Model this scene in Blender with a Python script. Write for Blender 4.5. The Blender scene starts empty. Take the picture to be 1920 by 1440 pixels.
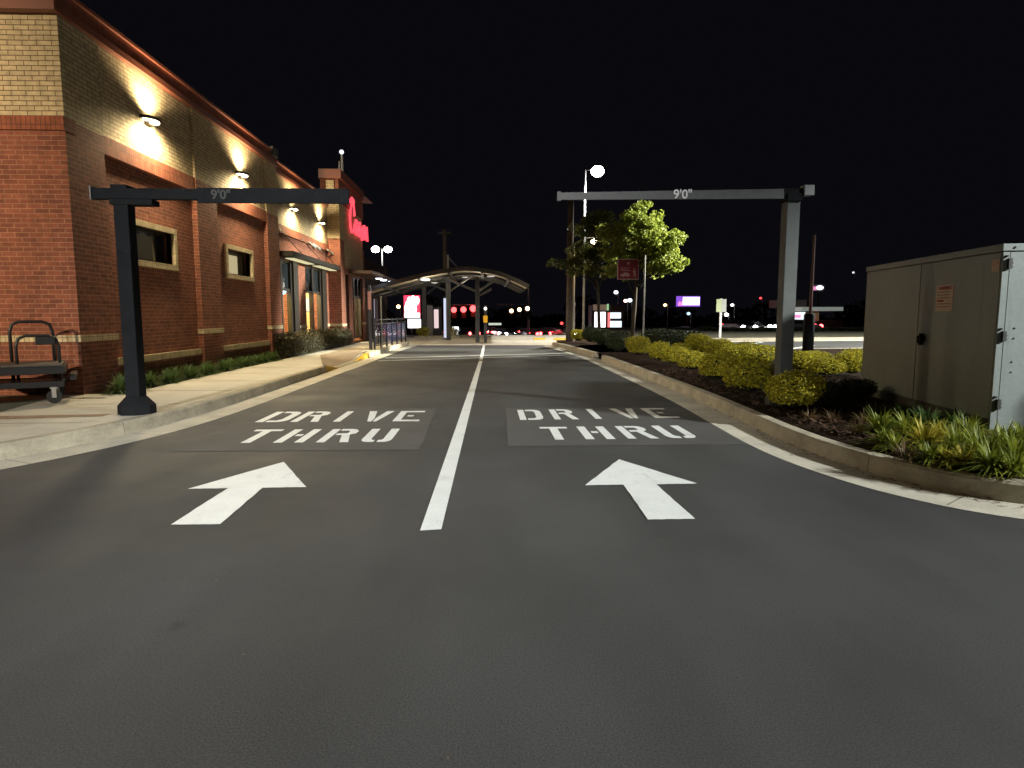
import bpy, math, random
from mathutils import Vector, Matrix
R = random.Random(7)
S = bpy.context.scene
COL = S.collection
rad = math.radians
# ------------------------------------------------------------------ camera model
FPX, CH = 1200.0, 1.33
PITCH = math.atan(130 / FPX)
YAW = math.atan(45 / math.hypot(FPX, 130))
_f = Vector((math.sin(YAW) * math.cos(PITCH), math.cos(YAW) * math.cos(PITCH), -math.sin(PITCH)))
_r = Vector((math.cos(YAW), -math.sin(YAW), 0))
_u = _r.cross(_f)
def _ray(px, py): return _f + _r * (px - 960) / FPX - _u * (py - 720) / FPX
def G(px, py, z=0.0):
    d = _ray(px, py); t = (z - CH) / d.z
    return Vector((d.x * t, d.y * t, z))
def AY(px, py, Y):
    d = _ray(px, py); t = Y / d.y
    return Vector((d.x * t, Y, CH + d.z * t))
cam = bpy.data.cameras.new('camera')
cam.sensor_fit = 'HORIZONTAL'; cam.sensor_width = 36; cam.lens = 36 * FPX / 1920
cam.clip_start = .05; cam.clip_end = 2000
co = bpy.data.objects.new('camera', cam); COL.objects.link(co)
co.matrix_world = Matrix.Translation((0, 0, CH)) @ Matrix((_r, _u, -_f)).transposed().to_4x4()
S.camera = co
S.view_settings.view_transform = 'Standard'; S.view_settings.look = 'None'
S.view_settings.exposure = 0; S.view_settings.gamma = 1
try:
    S.cycles.use_denoising = True; S.cycles.max_bounces = 6; S.cycles.sample_clamp_indirect = 4
    S.cycles.use_light_tree = True; S.cycles.transparent_max_bounces = 12
    S.cycles.caustics_reflective = False; S.cycles.caustics_refractive = False
except Exception: pass
# ------------------------------------------------------------------ materials
MATS = {}
def mat(name, col=(.5, .5, .5), rough=.7, metal=0, spec=.5, noise=None, bump=None, emis=None, estr=0, alpha=1, trans=0):
    """noise=(scale, amount, detail) value variation, bump=(scale, strength, distance)"""
    if name in MATS: return MATS[name]
    m = bpy.data.materials.new(name); m.use_nodes = True; nt = m.node_tree; N = nt.nodes; L = nt.links
    b = N['Principled BSDF']
    b.inputs['Base Color'].default_value = (*col, 1); b.inputs['Roughness'].default_value = rough
    b.inputs['Metallic'].default_value = metal; b.inputs['Specular IOR Level'].default_value = spec
    if emis: b.inputs['Emission Color'].default_value = (*emis, 1); b.inputs['Emission Strength'].default_value = estr
    if alpha < 1: b.inputs['Alpha'].default_value = alpha
    g = N.new('ShaderNodeNewGeometry')
    if noise:
        fac = None
        for i, (sc, am) in enumerate(noise):
            t = N.new('ShaderNodeTexNoise'); t.inputs['Scale'].default_value = sc; t.inputs['Detail'].default_value = 6
            t.inputs['Roughness'].default_value = .6
            L.new(g.outputs['Position'], t.inputs['Vector'])
            mr = N.new('ShaderNodeMapRange'); mr.inputs[1].default_value = .3; mr.inputs[2].default_value = .7
            mr.inputs[3].default_value = 1 - am; mr.inputs[4].default_value = 1 + am
            L.new(t.outputs['Fac'], mr.inputs[0])
            if fac is None: fac = mr.outputs[0]
            else:
                mm = N.new('ShaderNodeMath'); mm.operation = 'MULTIPLY'; L.new(fac, mm.inputs[0]); L.new(mr.outputs[0], mm.inputs[1]); fac = mm.outputs[0]
        vm = N.new('ShaderNodeVectorMath'); vm.operation = 'SCALE'; vm.inputs[0].default_value = col
        L.new(fac, vm.inputs['Scale']); L.new(vm.outputs[0], b.inputs['Base Color'])
    if bump:
        t = N.new('ShaderNodeTexNoise'); t.inputs['Scale'].default_value = bump[0]; t.inputs['Detail'].default_value = 5
        L.new(g.outputs['Position'], t.inputs['Vector'])
        bp = N.new('ShaderNodeBump'); bp.inputs['Strength'].default_value = bump[1]; bp.inputs['Distance'].default_value = bump[2]
        L.new(t.outputs['Fac'], bp.inputs['Height']); L.new(bp.outputs[0], b.inputs['Normal'])
    MATS[name] = m
    return m
def streak(m, amt, sc=(5, 5, .35), lo=.5, hi=.72, col=(.10, .06, .03)):
    nt = m.node_tree; N = nt.nodes; L = nt.links; b = N['Principled BSDF']; g = N.new('ShaderNodeNewGeometry')
    mp = N.new('ShaderNodeMapping'); mp.inputs['Scale'].default_value = sc; L.new(g.outputs['Position'], mp.inputs[0])
    t = N.new('ShaderNodeTexNoise'); t.inputs['Scale'].default_value = 1; t.inputs['Detail'].default_value = 8; t.inputs['Roughness'].default_value = .7; L.new(mp.outputs[0], t.inputs['Vector'])
    mr = N.new('ShaderNodeMapRange'); mr.inputs[1].default_value = lo; mr.inputs[2].default_value = hi; mr.inputs[3].default_value = 0; mr.inputs[4].default_value = amt; L.new(t.outputs['Fac'], mr.inputs[0])
    mx = N.new('ShaderNodeMix'); mx.data_type = 'RGBA'; L.new(mr.outputs[0], mx.inputs[0])
    src = b.inputs['Base Color'].links[0].from_socket if b.inputs['Base Color'].links else None
    if src: L.new(src, mx.inputs[6])
    else: mx.inputs[6].default_value = b.inputs['Base Color'].default_value
    mx.inputs[7].default_value = (*col, 1); L.new(mx.outputs[2], b.inputs['Base Color'])
def brick(name, c1, c2, mortar, soldier=False, rough=.85):
    if name in MATS: return MATS[name]
    m = mat(name, c1, rough); nt = m.node_tree; N = nt.nodes; L = nt.links; b = N['Principled BSDF']
    g = N.new('ShaderNodeNewGeometry'); sp = N.new('ShaderNodeSeparateXYZ'); sn = N.new('ShaderNodeSeparateXYZ')
    L.new(g.outputs['Position'], sp.inputs[0]); L.new(g.outputs['True Normal'], sn.inputs[0])
    ab = N.new('ShaderNodeMath'); ab.operation = 'ABSOLUTE'; L.new(sn.outputs['X'], ab.inputs[0])
    gt = N.new('ShaderNodeMath'); gt.operation = 'GREATER_THAN'; gt.inputs[1].default_value = .5; L.new(ab.outputs[0], gt.inputs[0])
    mx = N.new('ShaderNodeMix'); mx.data_type = 'FLOAT'; L.new(gt.outputs[0], mx.inputs[0]); L.new(sp.outputs['X'], mx.inputs[2]); L.new(sp.outputs['Y'], mx.inputs[3])
    cb = N.new('ShaderNodeCombineXYZ'); L.new(mx.outputs[0], cb.inputs[0]); L.new(sp.outputs['Z'], cb.inputs[1])
    bt = N.new('ShaderNodeTexBrick'); L.new(cb.outputs[0], bt.inputs['Vector'])
    bt.inputs['Color1'].default_value = (*c1, 1); bt.inputs['Color2'].default_value = (*c2, 1); bt.inputs['Mortar'].default_value = (*mortar, 1)
    bt.inputs['Scale'].default_value = 1; bt.inputs['Mortar Size'].default_value = .006; bt.inputs['Mortar Smooth'].default_value = .2
    bt.inputs['Brick Width'].default_value = .0677 if soldier else .203; bt.inputs['Row Height'].default_value = .25 if soldier else .0677
    if soldier: bt.offset = 0
    nz = N.new('ShaderNodeTexNoise'); nz.inputs['Scale'].default_value = 9; nz.inputs['Detail'].default_value = 8; L.new(g.outputs['Position'], nz.inputs['Vector'])
    mr = N.new('ShaderNodeMapRange'); mr.inputs[1].default_value = .25; mr.inputs[2].default_value = .75; mr.inputs[3].default_value = .7; mr.inputs[4].default_value = 1.25
    L.new(nz.outputs['Fac'], mr.inputs[0])
    vm = N.new('ShaderNodeVectorMath'); vm.operation = 'SCALE'; L.new(bt.outputs['Color'], vm.inputs[0]); L.new(mr.outputs[0], vm.inputs['Scale'])
    L.new(vm.outputs[0], b.inputs['Base Color'])
    bp = N.new('ShaderNodeBump'); bp.inputs['Strength'].default_value = .7; bp.inputs['Distance'].default_value = .008; bp.invert = True
    L.new(bt.outputs['Fac'], bp.inputs['Height']); L.new(bp.outputs[0], b.inputs['Normal'])
    return m
def leafmat(name, ca, cb, trans=.35):
    """colour varies per leaf island"""
    if name in MATS: return MATS[name]
    m = bpy.data.materials.new(name); m.use_nodes = True; nt = m.node_tree; N = nt.nodes; L = nt.links
    N.remove(N['Principled BSDF']); out = N['Material Output']
    g = N.new('ShaderNodeNewGeometry'); mx = N.new('ShaderNodeMix'); mx.data_type = 'RGBA'
    mx.inputs[6].default_value = (*ca, 1); mx.inputs[7].default_value = (*cb, 1)
    L.new(g.outputs['Random Per Island'], mx.inputs[0])
    d = N.new('ShaderNodeBsdfPrincipled'); d.inputs['Roughness'].default_value = .55; d.inputs['Specular IOR Level'].default_value = .35; t = N.new('ShaderNodeBsdfTranslucent'); ms = N.new('ShaderNodeMixShader'); ms.inputs[0].default_value = trans
    L.new(mx.outputs[2], d.inputs['Base Color']); L.new(mx.outputs[2], t.inputs['Color'])
    L.new(d.outputs[0], ms.inputs[1]); L.new(t.outputs[0], ms.inputs[2]); L.new(ms.outputs[0], out.inputs['Surface'])
    MATS[name] = m
    return m
def glow(name, col, s): return mat(name, (.02, .02, .02), .5, emis=col, estr=s)

RED_BRICK = brick('red_brick', (.27, .085, .05), (.17, .052, .033), (.36, .18, .11))
CREAM_BRICK = brick('cream_brick', (.62, .50, .31), (.52, .42, .26), (.17, .11, .055))
SOLDIER = brick('soldier_brick', (.34, .10, .05), (.24, .07, .035), (.12, .05, .03), True)
CREAM_SOLDIER = brick('cream_soldier', (.60, .50, .33), (.54, .45, .28), (.30, .23, .14), True)
COPING = mat('coping_metal', (.24, .075, .045), .4, 0, .5)
BRONZE = mat('bronze_metal', (.030, .026, .022), .45, .3)
BLACKM = mat('black_and_shade_paint', (.013, .014, .016), .8, 0, .12, noise=[(6, .2)])  # black parts; also the left height bar, with shade put into its paint
GREYP = mat('grey_post_paint', (.10, .108, .105), .6, 0, .3, noise=[(6, .12), (60, .1)])
STONE = mat('cast_stone', (.62, .54, .38), .8, noise=[(20, .12)])
CONC = mat('concrete_path', (.58, .54, .45), .85, noise=[(1.3, .12), (60, .08)], bump=(90, .3, .004))
GUTTER = mat('concrete_gutter', (.53, .49, .40), .85, noise=[(2, .15), (70, .1)], bump=(90, .3, .004))
KERBM = mat('kerb_concrete', (.44, .39, .29), .85, noise=[(3, .22), (50, .12)], bump=(60, .4, .006))
RAMPM = mat('ramp_paving', (.26, .20, .14), .9, noise=[(4, .2)])
YELLOW = mat('yellow_paint', (.65, .40, .03), .7, noise=[(15, .3)])
WHITE = mat('road_paint', (.78, .80, .78), .55, noise=[(5, .05), (90, .07)], bump=(120, .25, .002))
WHITE_SHADED = mat('road_paint_shaded', (.62, .60, .54), .7, noise=[(14, .25), (90, .2)])  # dimmer, flecked copy of the road paint; cabinet shade put into the colour
GLASSD = mat('dark_glass', (.02, .025, .03), .08, 0, .8)
BRKEDGE = CREAM_SOLDIER
streak(WHITE, .5, (7, 2.2, 1), .56, .74, (.25, .25, .25)); streak(WHITE, .7, (70, 70, 1), .64, .7, (.12, .12, .12)); streak(WHITE_SHADED, .6, (30, 30, 1), .55, .62, (.12, .11, .1))
streak(KERBM, .55, (4, 4, 8), .5, .75, (.12, .10, .08)); streak(GUTTER, .45, (3, 3, 1), .52, .75, (.16, .14, .11)); streak(CONC, .35, (2.2, 2.2, 1), .52, .75, (.22, .19, .15)); streak(CONC, .5, (26, 26, 1), .68, .74, (.14, .12, .1))
streak(RED_BRICK, .35, (1.1, 1.1, .5), .5, .75, (.07, .03, .02)); streak(CREAM_BRICK, .3, (2.5, 2.5, .4), .52, .78, (.16, .13, .08)); streak(BLACKM, .4, (20, 20, 6), .62, .7, (.07, .07, .07))

def asphalt():
    m = bpy.data.materials.new('asphalt'); m.use_nodes = True; nt = m.node_tree; N = nt.nodes; L = nt.links; b = N['Principled BSDF']
    g = N.new('ShaderNodeNewGeometry')
    def nz(sc, det=6, st=None):
        t = N.new('ShaderNodeTexNoise'); t.inputs['Scale'].default_value = sc; t.inputs['Detail'].default_value = det
        if st:
            mp = N.new('ShaderNodeMapping'); mp.inputs['Scale'].default_value = st; L.new(g.outputs['Position'], mp.inputs[0]); L.new(mp.outputs[0], t.inputs['Vector'])
        else: L.new(g.outputs['Position'], t.inputs['Vector'])
        return t.outputs['Fac']
    def ramp(src, a, bb, c, d):
        mr = N.new('ShaderNodeMapRange'); mr.inputs[1].default_value = a; mr.inputs[2].default_value = bb; mr.inputs[3].default_value = c; mr.inputs[4].default_value = d
        L.new(src, mr.inputs[0]); return mr.outputs[0]
    def mul(a, c):
        mm = N.new('ShaderNodeMath'); mm.operation = 'MULTIPLY'; L.new(a, mm.inputs[0]); L.new(c, mm.inputs[1]); return mm.outputs[0]
    f = mul(ramp(nz(.35, 4), .35, .65, .78, 1.16), ramp(nz(140, 3), .3, .7, .6, 1.45))
    f = mul(f, ramp(nz(1.6, 5, (1, .25, 1)), .35, .7, 1.08, .86)); f = mul(f, ramp(nz(.9, 3, (1.6, .12, 1)), .6, .75, 1, .84)); f = mul(f, ramp(nz(3.2, 2), .70, .78, 1, .7))
    f = mul(f, ramp(nz(420, 1), .72, .8, 1, 2.2))
    vm = N.new('ShaderNodeVectorMath'); vm.operation = 'SCALE'; vm.inputs[0].default_value = (.055, .0545, .0535); L.new(f, vm.inputs['Scale'])
    L.new(vm.outputs[0], b.inputs['Base Color'])
    L.new(ramp(nz(.8, 5), .35, .65, .62, .82), b.inputs['Roughness'])
    bp = N.new('ShaderNodeBump'); bp.inputs['Strength'].default_value = .4; bp.inputs['Distance'].default_value = .003
    L.new(nz(300, 3), bp.inputs['Height']); L.new(bp.outputs[0], b.inputs['Normal'])
    return m
ASPH = asphalt()
PATCH = mat('asphalt_patch', (.076, .073, .070), .8, noise=[(2, .15), (150, .3)], bump=(130, .5, .004))
MULCH = mat('mulch', (.034, .022, .015), .95, 0, .04, noise=[(30, .6), (120, .5)], bump=(45, 1, .04))
SOIL = mat('dark_verge', (.05, .045, .025), .95, noise=[(3, .4)])
# ------------------------------------------------------------------ mesh builder
class MB:
    def __init__(s): s.v = []; s.f = []; s.mi = []; s.cur = 0
    def face(s, pts):
        n = len(s.v); s.v += [tuple(p) for p in pts]; s.f.append(tuple(range(n, n + len(pts)))); s.mi.append(s.cur)
    def box(s, a, b, M=None):
        (x0, y0, z0), (x1, y1, z1) = a, b
        P = [Vector(p) for p in ((x0, y0, z0), (x1, y0, z0), (x1, y1, z0), (x0, y1, z0), (x0, y0, z1), (x1, y0, z1), (x1, y1, z1), (x0, y1, z1))]
        if M: P = [M @ p for p in P]
        n = len(s.v); s.v += [tuple(p) for p in P]
        for q in ((0, 3, 2, 1), (4, 5, 6, 7), (0, 1, 5, 4), (1, 2, 6, 5), (2, 3, 7, 6), (3, 0, 4, 7)):
            s.f.append(tuple(n + i for i in q)); s.mi.append(s.cur)
        return s
    def prism(s, poly, z0, z1, M=None):
        n = len(s.v); k = len(poly)
        P = [Vector((x, y, z0)) for x, y in poly] + [Vector((x, y, z1)) for x, y in poly]
        if M: P = [M @ p for p in P]
        s.v += [tuple(p) for p in P]
        s.f.append(tuple(n + i for i in reversed(range(k)))); s.f.append(tuple(n + k + i for i in range(k))); s.mi += [s.cur] * 2
        for i in range(k):
            j = (i + 1) % k; s.f.append((n + i, n + j, n + k + j, n + k + i)); s.mi.append(s.cur)
        return s
    def tube(s, pts, r, seg=8, cap=True):
        pts = [Vector(p) for p in pts]; n = len(s.v); rr = r if isinstance(r, (list, tuple)) else [r] * len(pts)
        up = None
        for i, p in enumerate(pts):
            d = (pts[min(i + 1, len(pts) - 1)] - pts[max(i - 1, 0)]).normalized()
            if up is None: up = Vector((0, 0, 1)) if abs(d.z) < .9 else Vector((1, 0, 0))
            a = d.cross(up).normalized(); up = a.cross(d).normalized()
            for k in range(seg):
                t = 2 * math.pi * k / seg; s.v.append(tuple(p + (a * math.cos(t) + up * math.sin(t)) * rr[i]))
        for i in range(len(pts) - 1):
            for k in range(seg):
                j = (k + 1) % seg; s.f.append((n + i * seg + k, n + i * seg + j, n + (i + 1) * seg + j, n + (i + 1) * seg + k)); s.mi.append(s.cur)
        if cap:
            s.f.append(tuple(n + k for k in range(seg))[::-1]); s.f.append(tuple(n + (len(pts) - 1) * seg + k for k in range(seg))); s.mi += [s.cur] * 2
        return s
    def lathe(s, c, prof, seg=16, ax='z', M=None):
        n = len(s.v); c = Vector(c)
        for r, h in prof:
            for k in range(seg):
                t = 2 * math.pi * (k + .5) / seg; a, b = r * math.cos(t), r * math.sin(t)
                p = {'z': Vector((a, b, h)), 'x': Vector((h, a, b)), 'y': Vector((a, h, b))}[ax]
                s.v.append(tuple(c + p))
        m = len(prof)
        for i in range(m - 1):
            for k in range(seg):
                j = (k + 1) % seg; s.f.append((n + i * seg + k, n + i * seg + j, n + (i + 1) * seg + j, n + (i + 1) * seg + k)); s.mi.append(s.cur)
        s.f.append(tuple(n + k for k in range(seg))[::-1]); s.f.append(tuple(n + (m - 1) * seg + k for k in range(seg))); s.mi += [s.cur] * 2
        return s
    def ball(s, c, r, seg=12, rings=7, sc=(1, 1, 1)):
        prof = []
        for i in range(rings + 1):
            t = math.pi * (i + .02 * (i == 0) - .02 * (i == rings)) / rings
            prof.append((r * math.sin(t) * sc[0], -r * math.cos(t) * sc[2]))
        return s.lathe(c, prof, seg)
    def build(s, name, m, parent=None, smooth=False, bevel=0, loc=None):
        me = bpy.data.meshes.new(name); me.from_pydata(s.v, [], s.f)
        for x in (m if isinstance(m, (list, tuple)) else [m]): me.materials.append(x)
        if isinstance(m, (list, tuple)): me.polygons.foreach_set('material_index', s.mi)
        if smooth: me.polygons.foreach_set('use_smooth', [True] * len(me.polygons))
        me.update()
        o = bpy.data.objects.new(name, me); COL.objects.link(o)
        if parent: o.parent = parent
        if loc is not None: o.location = loc
        if bevel:
            bv = o.modifiers.new('b', 'BEVEL'); bv.width = bevel; bv.segments = 2; bv.limit_method = 'ANGLE'
        return o
def tag(o, label=None, cat=None, group=None, kind=None):
    for k, v in (('label', label), ('category', cat), ('group', group), ('kind', kind)):
        if v: o[k] = v
    return o
def empty(name, loc, label, cat, group=None, rz=0):
    o = bpy.data.objects.new(name, None); COL.objects.link(o); o.location = loc; o.rotation_euler = (0, 0, rz); o.empty_display_size = .1
    return tag(o, label, cat, group)
def copy_tree(o, parent=None):
    c = o.copy(); COL.objects.link(c)
    if parent: c.parent = parent
    for ch in list(o.children): copy_tree(ch, c)
    return c
def text_mesh(body, size, extr=.002, shear=0, offset=0, spacing=1):
    cu = bpy.data.curves.new('t', 'FONT'); cu.body = body; cu.size = size; cu.extrude = extr; cu.shear = shear; cu.offset = offset; cu.space_character = spacing
    cu.align_x = 'CENTER'; cu.align_y = 'CENTER'
    o = bpy.data.objects.new('t', cu); COL.objects.link(o); bpy.context.view_layer.update()
    me = bpy.data.meshes.new_from_object(o.evaluated_get(bpy.context.evaluated_depsgraph_get()))
    bpy.data.objects.remove(o); return me
def put_text(name, body, size, m, M, parent=None, **k):
    me = text_mesh(body, size, **k); me.transform(M); me.materials.clear(); me.materials.append(m)
    o = bpy.data.objects.new(name, me); COL.objects.link(o)
    if parent: o.parent = parent
    return o
MXZ = Matrix(((1, 0, 0), (0, 0, -1), (0, 1, 0))).to_4x4()      # text facing -Y (towards camera)
MYZ = Matrix(((0, 0, 1), (1, 0, 0), (0, 1, 0))).to_4x4()       # text facing +X, reading along +Y
def lamp(name, kind, loc, power, col=(1, 1, 1), size=.1, target=None, angle=120, blend=.5, parent=None):
    l = bpy.data.lights.new(name, kind); l.energy = power; l.color = col
    if kind in ('POINT', 'SPOT'): l.shadow_soft_size = size
    if kind == 'SPOT': l.spot_size = rad(angle); l.spot_blend = blend
    if kind == 'AREA': l.size = size
    o = bpy.data.objects.new(name, l); COL.objects.link(o); o.location = loc
    if target is not None: o.rotation_euler = (Vector(target) - Vector(loc)).to_track_quat('-Z', 'Y').to_euler()
    if parent:
        o.parent = parent; o.matrix_parent_inverse = Matrix.Translation(-parent.location) if parent.rotation_euler.z == 0 else parent.matrix_world.inverted()
        if parent.rotation_euler.z == 0: o.location = Vector(loc); 
    return o
# ------------------------------------------------------------------ world
w = bpy.data.worlds.new('World'); S.world = w; w.use_nodes = True; N = w.node_tree.nodes; L = w.node_tree.links
bg = N['Background']; sk = N.new('ShaderNodeTexSky'); sk.sky_type = 'NISHITA'; sk.sun_disc = False
sk.sun_elevation = rad(-6); sk.sun_rotation = rad(200)
mxs = N.new('ShaderNodeMix'); mxs.data_type = 'RGBA'; mxs.blend_type = 'ADD'; mxs.inputs[0].default_value = 1
vs = N.new('ShaderNodeVectorMath'); vs.operation = 'SCALE'; vs.inputs['Scale'].default_value = .01
L.new(sk.outputs[0], vs.inputs[0]); L.new(vs.outputs[0], mxs.inputs[6]); mxs.inputs[7].default_value = (.036, .036, .052, 1)
L.new(mxs.outputs[2], bg.inputs[0]); bg.inputs[1].default_value = .08
# ------------------------------------------------------------------ ground
def gz_(y):
    if y < 42: return 0
    if y < 88: return -2.0 * (y - 42) / 46
    return -2.0
b = MB(); ys = [-60, 42, 50, 60, 70, 80, 88, 700]
for i in range(len(ys) - 1):
    b.face([(-400, ys[i], gz_(ys[i])), (400, ys[i], gz_(ys[i])), (400, ys[i + 1], gz_(ys[i + 1])), (-400, ys[i + 1], gz_(ys[i + 1]))])
tag(b.build('ground', ASPH), kind='structure')
def spline(pts, n=6):
    out = []; P = [Vector((*p, 0)) for p in pts]
    for i in range(len(P) - 1):
        p0 = P[max(i - 1, 0)]; p1 = P[i]; p2 = P[i + 1]; p3 = P[min(i + 2, len(P) - 1)]
        for k in range(n):
            t = k / n
            out.append(.5 * ((2 * p1) + (p2 - p0) * t + (2 * p0 - 5 * p1 + 4 * p2 - p3) * t * t + (-p0 + 3 * p1 - 3 * p2 + p3) * t ** 3))
    out.append(P[-1]); return out
def offs(path, d):
    o = []
    for i, p in enumerate(path):
        t = (path[min(i + 1, len(path) - 1)] - path[max(i - 1, 0)]).normalized(); o.append(p + Vector((-t.y, t.x, 0)) * d)
    return o
def strip(b, A, B, z):
    for i in range(len(A) - 1): b.face([(A[i].x, A[i].y, z), (A[i + 1].x, A[i + 1].y, z), (B[i + 1].x, B[i + 1].y, z), (B[i].x, B[i].y, z)])
def kerb(b, path, side, h=.15, wdt=.15, h2=None, j0=None):
    """solid swept kerb. side=+1: body lies on the left of the path direction"""
    n = len(path); in_ = offs(path, side * wdt); fb = offs(path, 0); ft = offs(path, side * .018); ft2 = offs(path, side * .035)
    hs = [h if h2 is None else h + (h2 - h) * i / (n - 1) for i in range(n)]
    rows = [[(p.x, p.y, 0 - .02) for p in fb], [(p.x, p.y, max(0, hh - .02)) for p, hh in zip(ft, hs)], [(p.x, p.y, hh) for p, hh in zip(ft2, hs)], [(p.x, p.y, hh) for p, hh in zip(in_, hs)], [(p.x, p.y, -.02) for p in in_]]
    s0 = len(b.v)
    for r in rows: b.v += r
    for k in range(4):
        for i in range(n - 1):
            q = (s0 + k * n + i, s0 + k * n + i + 1, s0 + (k + 1) * n + i + 1, s0 + (k + 1) * n + i)
            b.f.append(q if side < 0 else q[::-1]); b.mi.append(b.cur)
    for e in (0, n - 1): b.f.append(tuple(s0 + k * n + e for k in range(5))); b.mi.append(b.cur)
def kerb_run(b, pts, side, seglen=3.0, **k):
    sp = spline(pts, 10); acc = 0; cur = [sp[0]]
    for i in range(1, len(sp)):
        d = (sp[i] - sp[i - 1]).length
        if acc + d >= seglen and i < len(sp) - 1:
            t = (seglen - acc) / d; m = sp[i - 1].lerp(sp[i], t); dirn = (sp[i] - sp[i - 1]).normalized()
            cur.append(m - dirn * .005); kerb(b, cur, side, **k); cur = [m + dirn * .005, sp[i]]; acc = (sp[i] - m).length
        else: cur.append(sp[i]); acc += d
    if len(cur) > 1: kerb(b, cur, side, **k)
    return sp
# left kerb (direction: away from camera, body on left)
LK = [(-14, 2.2), (-9, 3.0), (-6.6, 3.75), (-5.3, 4.75), (-4.45, 5.95), (-3.98, 7.4), (-3.82, 9.2), (-3.78, 12), (-3.75, 15.0)]
b = MB(); sp = kerb_run(b, LK, 1)
tag(b.build('left_kerb', KERBM), kind='structure')
b = MB(); kerb(b, [Vector((-3.75, 15.0, 0)), Vector((-3.72, 15.5, 0)), Vector((-3.7, 16.1, 0))], 1, h=.15, h2=.02)
kerb(b, [Vector((-3.68, 18.4, 0)), Vector((-3.68, 19.2, 0)), Vector((-3.68, 20.0, 0))], 1, h=.02, h2=.15)
tag(b.build('yellow_kerb_flares', YELLOW), kind='structure')
b = MB(); lk2 = kerb_run(b, [(-3.68, 20.0), (-3.62, 24), (-3.5, 28.3)], 1, wdt=.3); kerb(b, [Vector((-3.7, 16.1, 0)), Vector((-3.68, 18.4, 0))], 1, h=.02)
tag(b.build('island_kerb', KERBM), kind='structure')
gp = sp + [Vector((-3.7, 16.2, 0)), Vector((-3.68, 20, 0)), Vector((-3.6, 24, 0)), Vector((-3.4, 28.4, 0))]
b = MB(); strip(b, offs(gp, .02), offs(gp, -.40), .004)
tag(b.build('left_gutter', GUTTER), kind='structure')
# left pavement with the dropped ramp
def pavz(x, y):
    if 15.2 < y < 20.0 and x > -4.9:
        ky = 1 if 16.1 <= y <= 18.4 else ((y - 15.2) / .9 if y < 16.1 else (20.0 - y) / 1.6)
        return .15 - .128 * ky * min(1, max(0, (x + 4.9) / 1.0))
    return .15
b = MB(); inner = offs(sp, .148)
TT = [k / 12 for k in range(13)]; rows = []
for p in inner: rows.append((p.x, p.y))
rows += [(-3.85, y) for y in (15.2, 15.5, 15.8, 16.1, 16.5, 17, 17.5, 18, 18.4, 18.8, 19.2, 19.6, 20)] + [(-3.98, 22), (-3.9, 24), (-3.8, 28.3)]
rows = [r for r in rows if r[1] > 3.0]
for i in range(len(rows) - 1):
    (x0, y0), (x1, y1) = rows[i], rows[i + 1]
    if y1 <= y0: continue
    L0 = -40 if y1 < 9.4 else (-5.45 if y1 < 27 else -5.5)
    xs0 = [x0 + (L0 - x0) * t for t in TT]; xs1 = [x1 + (L0 - x1) * t for t in TT]
    for k in range(12):
        b.face([(xs0[k], y0, pavz(xs0[k], y0)), (xs1[k], y1, pavz(xs1[k], y1)), (xs1[k + 1], y1, pavz(xs1[k + 1], y1)), (xs0[k + 1], y0, pavz(xs0[k + 1], y0))])
b.face([(-40, 9.3, .1495), (-5.45, 9.3, .1495), (-5.45, 9.72, .1495), (-40, 9.72, .1495)])
tag(b.build('pavement', CONC), kind='structure')
b = MB()
for y in (5.6, 7.1, 8.6, 10.1, 11.6, 13.1, 14.6): 
    x = min(p.x for p in inner if abs(p.y - y) < .8)
    b.box((-5.45, y, .1508), (x - .05, y + .012, .1522))
tag(b.build('pavement_joints', mat('joint', (.16, .13, .09), .9)), kind='structure')
b = MB(); b.face([(-40, 3.4, .154), (-7.6, 4.2, .154), (-5.75, 7.1, .154), (-6.25, 9.4, .154), (-6.5, 9.62, .154), (-40, 9.62, .154)])
tag(b.build('service_pad', mat('service_pad', (.14, .15, .11), .9, noise=[(8, .3), (60, .2)])), kind='structure')
b = MB(); b.face([(-5.7, 7.35, .1545), (-4.5, 7.55, .1545), (-4.5, 7.72, .1545), (-5.72, 7.6, .1545)])
tag(b.build('post_shadow_strip', mat('post_shadow_tone', (.30, .2, .13), .9, noise=[(10, .3)])), kind='structure')  # red-brown strip stands for the left post's shadow on the pavement
b = MB()
for i in range(21):
    y0, y1 = 16.15 + i * .3, 16.45 + i * .3
    f = lambda x, y: (x, y, pavz(x, y) + .014)
    l0, l1 = -4.15 - min(1, i / 9) * .75, -4.15 - min(1, (i + 1) / 9) * .75
    xr = -3.9 if y0 < 20 else -4.05
    for k in range(4):
        q = lambda l, t: xr + (l - xr) * t
        b.face([f(q(l0, k / 4), y0), f(q(l1, k / 4), y1), f(q(l1, (k + 1) / 4), y1), f(q(l0, (k + 1) / 4), y0)])
tag(b.build('ramp_surface', RAMPM), kind='structure')
b = MB(); b.face([(-5.45, 9.72, .12), (-5.45, 28.5, .12), (-6.2, 28.5, .12), (-6.2, 9.72, .12)])
tag(b.build('planting_strip', MULCH), kind='structure')
# far concrete apron and island
b = MB(); b.face([G(775, 647.5, .01), G(1062, 647, .01), (4.6, 36, .01), (5.5, 42, .01), (-9, 42, .01), (-6, 33, .01), (-4.0, 29, .01)])
tag(b.build('concrete_apron', GUTTER), kind='structure')
for i in range(5):
    x = 2.4 + i * 1.05; b = MB(); b.prism([(0, .012), (.4, .012), (.33, .12), (.07, .12)], -.6, 0, Matrix(((0, 0, 1, x + .6), (1, 0, 0, 33.6 - i * .3), (0, 1, 0, 0), (0, 0, 0, 1))))
    tag(b.build('wheel_stop', YELLOW), 'short yellow-painted concrete wheel stop on the apron, right of the canopy', 'wheel stop', 'yellow wheel stops')
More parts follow.
